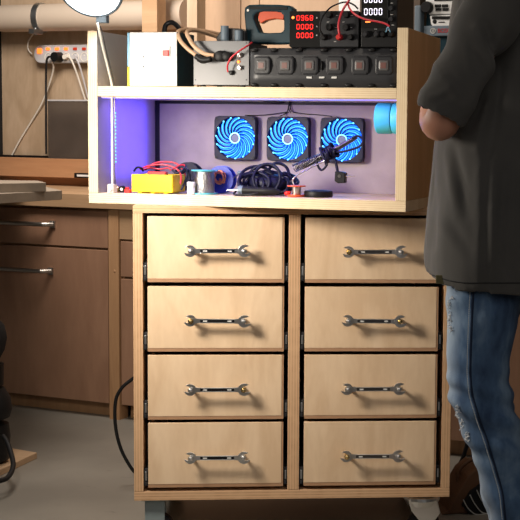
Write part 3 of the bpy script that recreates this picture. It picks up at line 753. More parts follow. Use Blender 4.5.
# heap of black cable
m_ = MB(); rnd = random.Random(11)
c0 = at(BOX, 270, 190, .12)
for k in range(19):
    cx_, cy_ = c0.x+rnd.uniform(-.045, .030), .12+rnd.uniform(-.025, .03); ra = rnd.uniform(.026, .048); rb_ = rnd.uniform(.020, .040)
    tilt = rnd.uniform(.5, 1.35); yaw_ = rnd.uniform(-.5, .5); base = z1_+.006
    M_ = Matrix.Rotation(yaw_, 3, 'Z') @ Matrix.Rotation(tilt, 3, 'X')
    pts = []
    for j in range(10):
        a = 2*pi*j/10; v = M_ @ Vector((ra*cos(a), rb_*sin(a)+0, rnd.uniform(-.004, .004))); v += Vector((cx_, cy_, base+rb_*sin(tilt)))
        v.z = min(max(v.z, base), z1_+.092); pts.append(v)
    m_.tube(pts, .0040, 7, 5, closed=True)
m_.ball((c0.x-.01, .14, z1_+.028), .040, (1.5, 1.0, .68))
tag(m_.build('cable_heap', 'navy', frame_=BOX, smooth=True), 'heap of coiled black cable in the middle of the base board', 'cable')
m_ = MB(); m_.tube(bt(BOX, [(230, 181, .15), (236, 176, .15), (242, 172, .15), (246, 170, .15)]), .002, 6, 5); m_.ball(at(BOX, 240, 172.5, .15), .006, (1.4, 1, .8))
tag(m_.build('grey_lead', 'bluegrey', frame_=BOX, smooth=True), 'grey lead end sticking out left of the cable heap', 'lead')
# soldering iron in front of the heap
p0 = at(BOX, 238, 190, .06); p1 = at(BOX, 278, 191, .045); zl = z1_+.0125
t = thing('soldering_iron', 'black soldering iron with grey collar lying in front of the cable heap', 'soldering iron', BOX, (p0.x, .06, z1_+.0125))
L_ = p1.x-p0.x
mb = MB(); mb.lathe([(.007, .0), (.0115, .004), (.0120, .020), (.0105, .040), (.0110, .070), (.008, L_-.01), (.003, L_)], (0, 0, 0), (1, 0, .0), 24); mb.build('handle', 'black', t, 'auto')
mb = MB(); mb.lathe([(.0118, 0), (.0125, .004), (.0118, .012)], (.002, 0, 0), (1, 0, 0), 24); mb.build('collar', 'bluegrey', t, 'auto')
mb = MB(); mb.lathe([(.0012, -.030), (.0028, -.020), (.0035, -.012), (.0035, 0)], (0, 0, 0), (1, 0, .0), 14); mb.build('tip', 'chrome', t, 'auto')
m_ = MB(); m_.tube(bt(BOX, [(236, 191, .04), (234, 194, .03), (238, 195.3, .028), (246, 195, .028), (254, 194, .028), (258, 193.5, .03)]), .0028, 7, 6)
tag(m_.build('cable_end', 'black', frame_=BOX, smooth=True), 'short loop of black cable at the front left of the cable heap', 'cable')
t = onb('red_plug', 'small red banana plug right of the cable heap', 'plug', 285, 187, .07)
mb = MB(); mb.lathe([(.005, 0), (.006, .006), (.004, .014), (.002, .016)], (0, 0, .006), (1, 0, .3), 14); mb.build('body', 'red', t, True)
# soldering stand
t = onb('soldering_stand', 'soldering iron stand with spring holder, red tray and black base', 'soldering stand', 312, 192, .09)
o_ = Vector((at(BOX, 312, 192, .09).x, .09, z1_))
def bl_(x, y, b): return at(BOX, x, y, b)-o_
p = bl_(318.5, 190, .09); mb = MB(); mb.lathe([(.035, 0), (.036, .003), (.036, .012), (.034, .015), (.020, .017)], (p.x, 0, 0), (0, 0, 1), 40); mb.build('base', 'black', t, 'auto')
p = bl_(296.5, 190, .07); mb = MB(); mb.lathe([(.020, 0), (.022, .002), (.022, .005), (.019, .005)], (p.x, -.02, 0), n=32)
mb.lathe([(.020, .0245), (.023, .025), (.023, .028), (.019, .028)], (p.x, -.02, 0), n=32); mb.build('tray', 'orange_red', t, 'auto')
mb = MB(); mb.lathe([(.010, .005), (.011, .012), (.012, .0245)], (p.x, -.02, 0), n=24); mb.build('cup', 'steel', t, 'auto')
mb = MB(); mb.tube([bl_(294, 185, .07), bl_(292.5, 181, .07), bl_(295, 177, .07), bl_(305, 171, .08), bl_(320, 163, .09), bl_(326, 160, .09)], .0018, 8, 6); mb.build('rod', 'chrome', t, True)
s0 = bl_(294, 168.5, .10); s1 = bl_(322, 157, .10); ax_ = (s1-s0); Ls = ax_.length; axn = ax_.normalized(); u_ = axn.orthogonal().normalized(); v_ = axn.cross(u_)
pts = [s0+axn*Ls*k/(16*10)+(u_*cos(2*pi*k/10)+v_*sin(2*pi*k/10))*.0095 for k in range(161)]
mb = MB(); mb.tube(pts, .0013, 6, 0); mb.build('spring', 'steel_dark', t, True)
s0w = s0+o_; s1w = s1+o_
hand = [s0w+axn*.01, s1w+axn*.015]
m_ = MB(); e0 = at(BOX, 357, 137, .10); e1 = at(BOX, 322, 157, .10)
t = thing('soldering_iron', 'black soldering iron resting in the spring holder, its cable wrapped round', 'soldering iron', BOX, tuple(e1))
dv = e0-e1
mb = MB(); mb.lathe([(.004, -.055), (.0045, -.004), (.009, 0), (.0085, .03), (.0065, .05), (.0055, dv.length*.9), (.004, dv.length)], (0, 0, 0), dv, 20); mb.build('handle', 'steel_dark', t, 'auto')
m_ = MB(); dn = dv.normalized(); u2 = dn.orthogonal().normalized(); v2 = dn.cross(u2); rnd = random.Random(5)
for k in range(7):
    c = dn*(.004+k*.0052); rr = rnd.uniform(.013, .019)
    m_.tube([c+(u2*cos(a)+v2*sin(a))*rr*(1+.25*sin(a*2+k))+dn*rnd.uniform(-.004, .004) for a in [j*2*pi/8 for j in range(8)]], .0035, 7, 5, closed=True)
q = lambda x, y, b=.095: at(BOX, x, y, b)-e1
m_.tube([q(328, 148), q(338, 152), q(350, 150), q(360, 146), q(363, 140), q(358, 136), q(352, 138)], .0030, 7, 6)
m_.tube([q(316, 156), q(318, 166), q(322, 170), q(327, 164), q(326, 154)], .0030, 7, 6)
m_.tube([q(330, 152), q(335, 160), q(337, 168), q(338, 173)], .0038, 7, 6)
m_.build('cord', 'navy', t, True)
m_ = MB(); p = q(340.5, 176)
m_.prism([(p.x-.013, p.z-.012), (p.x-.004, p.z-.018), (p.x+.014, p.z-.017), (p.x+.015, p.z+.008), (p.x+.006, p.z+.011), (p.x-.012, p.z+.012)], p.y-.010, p.y+.010); m_.build('plug', 'black', t, bevel=.002)
m_ = MB(); m_.cyl((p.x+.014, p.y-.004, p.z+.0), (p.x+.032, p.y-.004, p.z+.0), .0018, n=8); m_.cyl((p.x+.014, p.y+.006, p.z+.0), (p.x+.032, p.y+.006, p.z+.0), .0018, n=8); m_.build('pin', 'chrome', t)
m_ = MB(); m_.cyl((p.x, p.y-.0115, p.z), (p.x, p.y-.0098, p.z), .004, n=12); m_.build('screw', 'steel_dark', t)

# ------------------------------------------------------------------ things on the upper board (z3_)
ZU = z3_
def onu(name, label, cat, px, b, rz=0, z=ZU): return onb(name, label, cat, px, 80, b, rz, None, z)
def lx_(px, b, x0, py=60): return at(BOX, px, py, b).x-x0
def lz_(py, b, px=200, z0=ZU): return at(BOX, px, py, b).z-z0
# white case
b = .03; X0 = at(BOX, 127.5, 80, b).x
t = onu('white_case', 'white instrument case with a red rocker switch on the upper board', 'case', 127.5, b)
w_ = lx_(177, b, X0); h_ = lz_(32, b, 150)
mb = MB(); mb.box(.006, w_-.001, 0, .004, .003, h_-.001); mb.build('front_panel', 'white', t, bevel=.001)
mb = MB(); mb.box(.001, w_, .004, .11, .0, h_); tag(mb.build('body', 'tool_teal', t, bevel=.002), 'dark teal body', None)
mb = MB(); mb.box(0, .006, -.001, .05, .050, h_-.002); tag(mb.build('side_trim', 'skyblue', t, bevel=.0015), 'light blue upper edge trim', None)
mb = MB(); mb.box(0, .006, -.001, .05, .0, .0495); tag(mb.build('side_trim', 'yellow', t, bevel=.0015), 'yellow lower edge trim', None)
p = at(BOX, 166.5, 51.5, b); sx_ = p.x-X0; sz = p.z-ZU
mb = MB(); mb.box(sx_-.0105, sx_+.0105, -.003, 0, sz-.0135, sz+.0135); sw_ = mb.build('switch_frame', 'silverplate', t, bevel=.001)
mb = MB(); mb.box(sx_-.0085, sx_+.0085, -.006, -.003, sz-.0115, sz+.0025); mb.build('rocker', 'red', sw_, bevel=.001)
mb = MB()
for yy in (57, 67): p = at(BOX, 143.5, yy, b); mb.cyl((p.x-X0, -.0015, p.z-ZU), (p.x-X0, 0, p.z-ZU), .002, n=10)
mb.build('screws', 'black', t)
# grey supply unit
b = .055; X1 = at(BOX, 193.5, 80, b).x
t = onu('bench_supply', 'grey bench power unit with black terminals beside the white case', 'power supply', 193.5, b)
w_ = lx_(249, b, X1); h_ = lz_(41, b, 220)
mb = MB(); mb.box(0, w_, 0, .003, .006, h_); mb.build('front_panel', 'grey_panel', t, bevel=.0008)
mb = MB(); mb.box(.003, w_-.003, .003, .14, .008, h_-.003); mb.build('body', 'char_plastic', t)
for fx in (.012, w_-.03):
    for fy in (.01, .12):
        mb = MB(); mb.cyl((fx+.01, fy, 0), (fx+.01, fy, .008), .007, n=14); mb.build('foot', 'black', t)
def up_(px, py): p_ = at(BOX, px, py, b); return p_.x-X1, p_.z-ZU
mb = MB()
for px, py in ((195.5, 43), (246.5, 43), (195.5, 80), (246.5, 80)): x, z = up_(px, py); mb.cyl((x, -.001, z), (x, 0, z), .0018, n=8)
mb.build('screws', 'black', t)
for px, py, r1 in ((203.5, 59, .012), (222, 56.5, .014), (229, 57, .012)):
    x, z = up_(px, py); mb = MB(); mb.lathe([(r1, 0), (r1, -.010), (r1*.85, -.022), (r1*.5, -.024)], (x, 0, z), (0, 1, 0), 22); mb.build('terminal', 'black', t, 'auto')
for px, py in ((240.5, 55.5), (240.5, 68), (232, 73)):
    x, z = up_(px, py); mb = MB(); mb.lathe([(.006, 0), (.006, -.007), (.004, -.012)], (x, 0, z), (0, 1, 0), 16); mb.build('knob', 'black' if py > 70 else 'steel', t, 'auto')
x, z = up_(238.7, 62); mb = MB(); mb.ball((x, -.002, z), .0038); tag(mb.build('indicator', 'led_orange', t, True), 'lit orange indicator lamp', None)
# thick cables
def ucable(name, label, pts, r, mat, lug=True):
    m_ = MB(); P = bt(BOX, pts); m_.tube(P, r, 10, 8)
    o_ = tag(m_.build(name, mat, frame_=BOX, smooth=True), label, 'cable'); return o_
ucable('thick_cable', 'thick beige cable looping left over the white case to the black terminal', [(240, 40, .20), (218, 34, .16), (200, 30.5, .12), (186, 29.5, .08), (178, 32, .045), (180, 40, .03), (187, 48, .028), (196, 55, .03), (202, 58, .035)], .0052, 'beige_cable')
ucable('thick_cable', 'second thick beige cable, looping right of the first', [(236, 42, .19), (215, 36, .15), (196, 30.5, .08), (187, 32, .04), (190, 40, .028), (196, 48, .028), (205, 54, .03), (214, 55.5, .033)], .0052, 'beige_cable')
ucable('black_strap', 'black cable sleeve arching behind the top of the white case', [(164, 33, .12), (166, 25, .13), (172, 22.5, .13), (178, 27, .12), (182, 36, .10)], .0062, 'black')
m_ = MB(); m_.tube(bt(BOX, [(196, 56, .028), (203, 60, .027), (211, 59, .027)]), .0075, 10, 6)
tag(m_.build('cable_lug', 'black', frame_=BOX, smooth=True), 'black rubber boot where the beige cables meet the grey unit', 'cable boot')
ucable('red_wire', 'thin red wire arching over the right side of the grey unit', [(228, 72, .040), (227.5, 66, .035), (231, 58, .03), (238, 52, .03), (247, 46, .04), (252, 42.5, .06)], .0022, 'red_cable')
# dark twin-cup tool on top of the grey unit
zt1 = ZU+lz_(41, .055, 220)
p = at(BOX, 233, 40, .12)
t = thing('clamp_tool', 'dark grey tool with two grey sockets on top of the grey unit', 'tool', BOX, (p.x, .12, zt1+.0004))
mb = MB(); mb.prism([(-.038, 0), (.038, 0), (.038, .026), (.026, .034), (-.010, .036), (-.030, .026), (-.040, .012)], -.015, .045); mb.build('body', 'char_plastic', t, bevel=.003)
for cx_, hh_ in ((-.012, .040), (.025, .028)):
    mb = MB(); mb.lathe([(.010, 0), (.010, hh_), (.0075, hh_), (.0075, .004)], (cx_, -.026, 0), n=20); mb.build('socket', 'bluegrey', t, 'auto')
# black long chassis
b = .012; X2 = at(BOX, 249, 80, b).x
t = onu('switch_unit', 'long black moulded unit with six square buttons along the upper board', 'control unit', 249, b)
w_ = (BW-BT-.003)-X2; h_ = lz_(47.5, b, 320); Dc = .20
mb = MB()
n_ = 40; prof = []
for (yy, z_) in ((0.010, .0), (0, .012), (-.002, .030), (0.004, h_*.55), (0, h_-.018), (.012, h_-.002), (.022, h_), (Dc, h_), (Dc, 0)): prof.append((yy, z_))
rings = []
for k in range(n_+1):
    x = w_*k/n_
    e_ = min(1, min(k, n_-k)/1.5); rings.append([(x, .012+(yy-.012)*(.4+.6*e_) if yy < .02 else yy, h_*.5+(z_-h_*.5)*(.94+.06*e_)) for yy, z_ in prof])
mb.rings(rings); body = mb.build('body', 'char_plastic', t, 'auto', bevel=.001)
for px in (260.5, 284, 308.5, 333.5, 359, 383):
    p = at(BOX, px, 65.5, 0); x = p.x-X2; z = p.z-ZU
    mb = MB(); mb.prism([(x-.022, z-.016), (x-.016, z-.022), (x+.016, z-.022), (x+.022, z-.016), (x+.022, z+.016), (x+.016, z+.022), (x-.016, z+.022), (x-.022, z+.016)], -.0055, .004); mb.build('button_mound', 'char_plastic', t, bevel=.004)
    mb = MB(); mb.box(x-.0125, x+.0125, -.009, .004, z-.0125, z+.0125); bt_ = mb.build('button', 'button_face', t, bevel=.004)
    mb = MB(); mb.box(x-.007, x+.007, -.0100, -.0088, z-.007, z+.007); mb.build('button_mark', 'button_red', bt_, bevel=.002)
mb = MB()
for px in (308, 320.5, 333): p = at(BOX, px, 77.5, 0); mb.box(p.x-X2-.0065, p.x-X2+.0065, -.0035, .004, p.z-ZU-.0022, p.z-ZU+.0022)
mb.build('ports', 'silverplate', t)
mb = MB()
p = at(BOX, 320.5, 65.5, 0); mb.ball((p.x-X2, .0, p.z-ZU), .006, (.5, .8, 2)); mb.build('rocker_switch', 'black', t, True)
for px in (252, 272, 297, 322, 347, 370, 392):
    x = lx_(px, 0, X2)
    for z_ in (h_-.006, .006): mb = MB(); mb.ball((x, .004, z_), .007, (1.5, .8, .8), 2); mb.build('clip', 'black', t, True)
CHT = ZU+h_
# saw handle
b = .14
def D_(px, py): p_ = at(BOX, px, py, b); return (p_.x, p_.z)
p = at(BOX, 248, 43, b); t = thing('power_saw', 'dark teal power tool with D-shaped handle and red trigger', 'power tool', BOX, (p.x, b, CHT+.0005))
def d2(px, py): x, z = D_(px, py); return (x-p.x, max(z-CHT-.0005, 0))
outer = [d2(*q_) for q_ in ((249, 44), (246.5, 14), (247, 8), (251, 5.5), (262, 5), (280, 5.2), (291, 6), (295, 9), (296, 20), (296, 34), (294, 44), (272, 44.5))]
inner = [d2(*q_) for q_ in ((262, 33), (256.5, 20), (256.5, 16), (260, 13), (266, 12), (276, 12), (283, 13), (285.5, 16), (286, 22), (286, 30), (284, 33), (272, 33.5))]
mb = MB(); mb.loop_prism(outer, inner, -.018, .018); mb.build('body', 'tool_teal', t, bevel=.004)
mb = MB(); mb.prism([d2(*q_) for q_ in ((262, 10), (282, 11), (286, 14), (285, 20), (276, 19), (268, 20.5), (262, 24), (259.5, 18))], -.012, .012); mb.build('trigger', 'orange_red', t, bevel=.002)
mb = MB(); mb.prism([d2(*q_) for q_ in ((252, 7), (290, 7.5), (290, 10.5), (252, 10))], -.020, -.017); mb.build('grip', 'black', t, bevel=.001)
mb = MB(); q1 = d2(250.5, 11); mb.cyl((q1[0], -.0195, q1[1]), (q1[0], -.017, q1[1]), .003, n=12); mb.build('screw', 'steel', t)
# seven segment digits
SEG = {'0': 'abcdef', '1': 'bc', '2': 'abged', '3': 'abgcd', '4': 'fgbc', '5': 'afgcd', '6': 'afgedc', '7': 'abc', '8': 'abcdefg', '9': 'abcdfg'}
def digits(m_, text, x, z, dw, dh, pitch, y, th):
    for ch in text:
        if ch == '.':
            m_.box(x-pitch*.24, x-pitch*.24+th*1.1, y-.0006, y, z-dh/2, z-dh/2+th*1.1); continue
        L = {'a': (0, dh/2, 1), 'g': (0, 0, 1), 'd': (0, -dh/2, 1), 'f': (-dw/2, dh/4, 0), 'b': (dw/2, dh/4, 0), 'e': (-dw/2, -dh/4, 0), 'c': (dw/2, -dh/4, 0)}
        for s_g in SEG[ch]:
            a, c, hor = L[s_g]
            if hor: m_.box(x+a-dw/2+th*.5, x+a+dw/2-th*.5, y-.0006, y, z+c-th/2, z+c+th/2)
            else: m_.box(x+a-th/2, x+a+th/2, y-.0006, y, z+c-dh/4+th*.4, z+c+dh/4-th*.4)
        x += pitch
# supply with red digits
b = .02; X3 = at(BOX, 289.5, 40, b).x
t = thing('bench_supply', 'black bench power supply with three rows of red digits', 'power supply', BOX, (X3, b, CHT+.0005))
def u3(px, py): p_ = at(BOX, px, py, b); return p_.x-X3, p_.z-CHT-.0005
w_ = u3(358.5, 30)[0]; h_ = u3(320, 11)[1]
mb = MB(); mb.box(0, w_, .003, .16, 0, h_-.001); mb.build('body', 'black', t, bevel=.002)
xs_ = u3(320, 30)[0]
mb = MB(); mb.box(0, xs_, -.001, .003, .002, h_); mb.build('display_panel', 'lens', t, bevel=.001)
mb = MB(); mb.box(xs_, w_, 0, .003, .002, h_); mb.build('control_panel', 'char_plastic', t, bevel=.001)
mb = MB()
for py, tx_ in ((18.0, '0.968'), (26.8, '0.000'), (35.4, '0.000')):
    x, z = u3(298.3, py); digits(mb, tx_, x, z, .0064, .0112, .0112, -.0012, .0013)
tag(mb.build('digits', 'digit_red', t), 'glowing red digits', None)
x, z = u3(293.2, 17.6); mb = MB(); mb.ball((x, -.001, z), .0035); mb.build('indicator', 'led_orange', t)
mb = MB()
for px, py in ((317, 18), (317, 26.5), (317, 35.3)): x, z = u3(px, py); mb.box(x-.0012, x+.0012, -.0018, -.001, z-.0015, z+.0015)
for px, py in ((328, 22), (343.5, 22), (337, 15.5), (352, 15.5), (336, 27.5), (351, 27.5), (335, 41.5), (351, 37)): x, z = u3(px, py); mb.box(x-.0028, x+.0028, -.0005, 0, z-.0006, z+.0006)
mb.build('markings', 'silverplate', t)
for px, py in ((330, 15), (330, 27.5), (347, 15), (347, 27.5)):
    x, z = u3(px, py); mb = MB(); mb.lathe([(.0085, 0), (.0080, -.012), (.0065, -.014), (.001, -.014)], (x, 0, z), (0, 1, 0), 20); mb.build('knob', 'black', t, 'auto')
for px, mt in ((325, 'black'), (340, 'red'), (351.5, 'black')):
    x, z = u3(px, 37.5); mb = MB(); mb.lathe([(.0075, 0), (.0070, -.012), (.005, -.016), (.001, -.016)], (x, 0, z), (0, 1, 0), 18); mb.build('terminal', mt, t, 'auto')
# supply with white digits
b = .008; X4 = at(BOX, 360.5, 40, b).x
t = thing('bench_supply', 'taller black power supply with white digits beside the right panel', 'power supply', BOX, (X4, b, CHT+.0005))
def u4(px, py): p_ = at(BOX, px, py, b); return p_.x-X4, p_.z-CHT-.0005
w_ = (BW-BT-.004)-X4; h_ = u4(380, -22)[1]
mb = MB(); mb.box(0, w_, .003, .17, 0, h_-.001); mb.build('body', 'black', t, bevel=.002)
xd = u4(388, 10)[0]
mb = MB(); mb.box(.001, xd, -.001, .003, u4(380, 28)[1], h_-.004); mb.build('display_panel', 'lens', t, bevel=.001)
mb = MB()
for py, tx_ in ((-9.5, '00.00'), (-0.5, '0.000'), (11.8, '000.0')):
    x, z = u4(366.0, py); digits(mb, tx_, x, z, .0066, .0142, .0120, -.0012, .0014)
tag(mb.build('digits', 'digit_white', t), 'glowing white digits', None)
mb = MB(); x, z = u4(368, 22); mb.box(x-.006, x+.006, -.0016, -.001, z-.0012, z+.0012); mb.build('indicator', 'led_orange', t)
for px, py in ((391, 8.5), (391, 19.5), (391, -4)):
    x, z = u4(px, py); mb = MB(); mb.lathe([(.0058, 0), (.0055, -.010), (.001, -.010)], (x, .003, z), (0, 1, 0), 18); k_ = mb.build('knob', 'char_plastic', t, 'auto')
for px, mt in ((366, 'char_plastic'), (377, 'char_plastic'), (383.5, 'black'), (391.5, 'black')):
    x, z = u4(px, 34.5); mb = MB(); mb.lathe([(.0075, 0), (.0070, -.010), (.0045, -.014), (.001, -.014)], (x, .003, z), (0, 1, 0), 18); mb.build('terminal', mt, t, 'auto')
mb = MB()
for px, py in ((392, 3), (392, 14.5), (393, 25), (376, 29), (389, 30)): x, z = u4(px, py); mb.box(x-.004, x+.002, .0012, .003, z-.0006, z+.0006)
mb.build('markings', 'silverplate', t)
ucable('red_cable', 'red cable crossing from the red-digit supply to the taller supply', [(348, 4, .03), (350, 9, .0), (356, 15, -.01), (366, 19.5, -.012), (377, 21.5, -.012), (385, 23.5, -.012), (389.5, 26.5, -.012)], .0022, 'red_cable')
ucable('red_cable', 'pink-red cable hanging in a loop in front of the red-digit supply', [(352, -6, .05), (348, 2, .02), (344, 8, -.005), (340.5, 16, -.012), (338.5, 26, -.014), (339.5, 34, -.012), (341, 37.5, .0)], .0028, 'red_cable')
ucable('black_cable', 'black cable arching over the red-digit supply', [(325, 37, .0), (320.5, 31, -.008), (320, 24, -.01), (323, 16, -.01), (330, 8, .0), (339, 3.5, .01), (347, 2.2, .02), (354, 5, .03), (358, 9, .03)], .0020, 'black')
ucable('blue_lead', 'forked pale blue lead ends plugged into the taller supply', [(386, 32, .0), (388, 27, -.012), (390.5, 32.5, .0)], .0013, 'skyblue')

# ------------------------------------------------------------------ ring lamp
b0 = .012
base = at(BOX, 112.5, 188, b0)
t = thing('magnifier_lamp', 'bright round desk lamp on a slim chrome stem at the left of the box', 'lamp', BOX, (base.x, b0, z1_+.0004))
def ul(px, py, bb): return at(BOX, px, py, bb)-Vector((base.x, b0, z1_+.0004))
mb = MB(); mb.box(-.0095, .0075, -.010, .012, 0, .022); mb.cyl((-.001, -.014, .010), (-.001, -.010, .010), .006, n=14); mb.build('clamp', 'silverplate', t, bevel=.0015)
stem = [Vector((0, 0, .02)), Vector((0, 0, .12)), Vector((0, 0, .235)), ul(112, 86, b0), ul(108.5, 70, -.0), ul(103, 48, -.02), ul(99, 30, -.035), ul(97.5, 23, -.04)]
mb = MB(); mb.tube(stem, .0030, 10, 6); mb.build('stem', 'ivory', t, True)
mb = MB(); mb.tube([q_+Vector((.0062, .002, 0)) for q_ in stem[:-1]]+[stem[-1]], .0016, 8, 6); mb.build('lead', 'steel_dark', t, True)
hc = ul(89.8, -7, -.06); nrm = Vector((.10, -.80, -.62)).normalized()
mb = MB(); RR = .082; hc = hc+Vector((0, 0, .012))
mb.lathe([(.0, -.022), (RR*.75, -.020), (RR*.98, -.008), (RR*1.02, .0), (RR*.99, .004), (RR*.93, .004), (RR*.93, 0), (.0, 0)], hc, nrm, 48); hd = mb.build('lamp_head', 'bluegrey', t, 'auto')
mb = MB(); mb.lathe([(RR*.925, .0005), (RR*.90, .004), (.001, .007)], hc, nrm, 48); mb.build('diffuser', 'lamp_glow', t, True)
mb = MB(); p = ul(98, 19, -.030); mb.box(p.x-.014, p.x+.014, p.y+.016, p.y+.034, p.z-.008, p.z+.014); mb.build('bracket', 'bluegrey', t, bevel=.002)

# ------------------------------------------------------------------ floor things
# left equipment on a board
p = onz(37, 456, 0.0)
t = Matrix.Translation((p.x, p.y, .004)) @ Matrix.Rotation(-.62, 4, 'Z')
mb = MB(); mb.box(-.60, 0, 0, .24, 0, .018)
t = Matrix.Translation((onz(37, 453.5, .020).x, onz(37, 453.5, .020).y, .0)) @ Matrix.Rotation(-.75, 4, 'Z') @ Matrix.Rotation(0, 4, 'X')
mb = MB(); mb.prism([(0, 0)]*0 or [(-.02, 0), (0, 0), (0, .02), (-.02, .02)], 0, .01) if False else None
BRD = Matrix.Translation((onz(37, 453.5, .02).x, onz(37, 453.5, .02).y, 0)) 
mb = MB()
cs = [onz(37, 452.5, .02), onz(2, 446.5, .02), onz(-60, 470, .02), onz(-20, 479, .02)]
vt = [mb.b.verts.new((c.x, c.y, .02)) for c in cs]; vb = [mb.b.verts.new((c.x, c.y, .0005)) for c in cs]
mb.b.faces.new(vt); mb.b.faces.new(vb[::-1])
for i in range(4): mb.b.faces.new((vt[i], vb[i], vb[(i+1) % 4], vt[(i+1) % 4]))
tag(mb.build('floor_board', 'floor_board', bevel=.001), 'pale wooden board lying on the grey floor at the left edge', 'board')
vc = onz(-12, 462, .02)
t = thing('shop_vacuum', 'black vacuum-like machine at the left edge, standing on the board', 'machine', WLD, (vc.x, vc.y, .0205))
def vz(py): 
    r_ = ray(0, py); k_ = vc.y/r_.y; return CZ+r_.z*k_-.0205
pr = lambda px: (px+12)/F*vc.y*1.0
mb = MB(); mb.lathe([(.05, 0), (pr(9), .01), (pr(10.5), vz(437)), (pr(9), vz(424)), (.03, vz(421))], n=32); mb.build('lower_drum', 'black', t, 'auto')
mb = MB(); mb.lathe([(.04, vz(421)), (pr(10), vz(417)), (pr(12.5), vz(409)), (pr(11), vz(398)), (pr(5), vz(388)), (.03, vz(386))], n=32); mb.build('hose_ring', 'rubber', t, 'auto')
mb = MB(); mb.lathe([(.03, vz(386)), (pr(4.5), vz(385)), (pr(5), vz(364)), (.02, vz(363))], n=32); mb.build('motor_housing', 'black', t, 'auto')
mb = MB(); mb.lathe([(.02, vz(363)), (pr(1), vz(359)), (pr(6), vz(350)), (pr(8.5), vz(338)), (pr(6), vz(326)), (pr(0), vz(318)), (.01, vz(316))], n=32); mb.build('top_cover', 'black_matte', t, 'auto')
m_ = MB(); P = [onz(2, 440, .0)*0+Vector((0, 0, 0))]*0
def plane_pt(px, py, Y): r_ = ray(px, py); return Vector((0, 0, CZ))+r_*(Y/r_.y)
yv = vc.y-.10
m_.tube([plane_pt(3, 436, yv+.02), plane_pt(7, 442, yv), plane_pt(11.5, 455, yv-.05), plane_pt(13, 467, yv-.12), plane_pt(7, 478, yv-.2), plane_pt(-6, 482, yv-.25)], .0075, 10, 8)
tag(m_.build('hose', 'rubber', smooth=True), 'black hose curving down from the machine at the left edge', 'hose')
# cables behind the cart
yc = 3.88
m_ = MB(); m_.tube([plane_pt(140, 374, yc), plane_pt(131, 380, yc), plane_pt(121, 389, yc), plane_pt(115.5, 402, yc), plane_pt(115.5, 426, yc), plane_pt(121, 449, yc), plane_pt(132, 469, yc), plane_pt(142, 478, yc)], .0052, 8, 8)
tag(m_.build('power_cable', 'rubber', smooth=True), 'black cable bowing out behind the left side of the drawer cabinet', 'cable')
m_ = MB(); m_.tube([plane_pt(472, 415, yc), plane_pt(468, 440, yc), plane_pt(462, 460, yc), plane_pt(452, 475, yc), plane_pt(440, 485, yc)], .0062, 8, 8)
tag(m_.build('power_cable', 'rubber', smooth=True), 'black cable curving behind the right side of the drawer cabinet near the jeans', 'cable')
# brown bag with ribbed black front behind the leg
fc = onz(470, 545, 0.0)
t = thing('leather_bag', 'brown leather bag with black ribbed front, on the floor behind the jeans', 'bag', WLD, (fc.x, 3.62, 0.0), .25)
def q3(px, py): r_ = ray(px, py); k_ = 3.60/r_.y; return (r_.x*k_-fc.x, max(.001, CZ+r_.z*k_))
mb = MB(); mb.prism([q3(*q_) for q_ in ((440, 570), (448, 512), (456, 497), (468, 478), (479, 470), (490, 475), (505, 500), (510, 570))], .0, .13); mb.build('body', 'brown_leather', t, bevel=.012)
mb = MB(); mb.prism([q3(*q_) for q_ in ((468, 540), (461, 506), (470, 493), (484, 484), (500, 500), (505, 540))], -.012, .004); mb.build('ribbed_panel', 'black_matte', t, bevel=.004)
mb = MB()
for k in range(5):
    dx = k*7
    def w3(px, py): x, z = q3(px, py); return Vector((x, -.014, z))
    mb.tube([w3(462+dx, 500-dx*.62), w3(467+dx, 509-dx*.55), w3(475+dx, 518-dx*.5), w3(484+dx, 524-dx*.5)], .0016, 6, 6)
mb.build('piping', 'silverplate', t, True)
mb = MB()
def w4(px, py): x, z = q3(px, py); return Vector((x, .05, z))
mb.tube([w4(464, 488), w4(463, 478), w4(469, 471), w4(478, 466), w4(484, 470)], .007, 8, 6); mb.build('handle', 'brown_leather', t, True)

# ------------------------------------------------------------------ the person
per = thing('person', 'person in charcoal T-shirt and ripped blue jeans standing at the right, left arm bent', 'person', WLD, (.22, 2.84, 0))
PO = Vector((.22, 2.84, 0))
def W(px, py, Y): return plane_pt(px, py, Y)-PO
def skin_mesh(name, nodes, edges, mat, parent, root=0, sub=2, smooth=True):
    me = bpy.data.meshes.new(name); me.from_pydata([tuple(n_[0]) for n_ in nodes], edges, [])
    o = bpy.data.objects.new(name, me); COL.objects.link(o)
    sk = o.modifiers.new('skin', 'SKIN'); sk.use_smooth_shade = True
    for i, n_ in enumerate(nodes):
        v = me.skin_vertices[0].data[i]; r_ = n_[1]; v.radius = r_ if isinstance(r_, tuple) else (r_, r_)
        v.use_root = (i == root)
    s2 = o.modifiers.new('sub', 'SUBSURF'); s2.levels = sub; s2.render_levels = sub
    me.materials.append(MAT[mat]); o.parent = parent
    return o
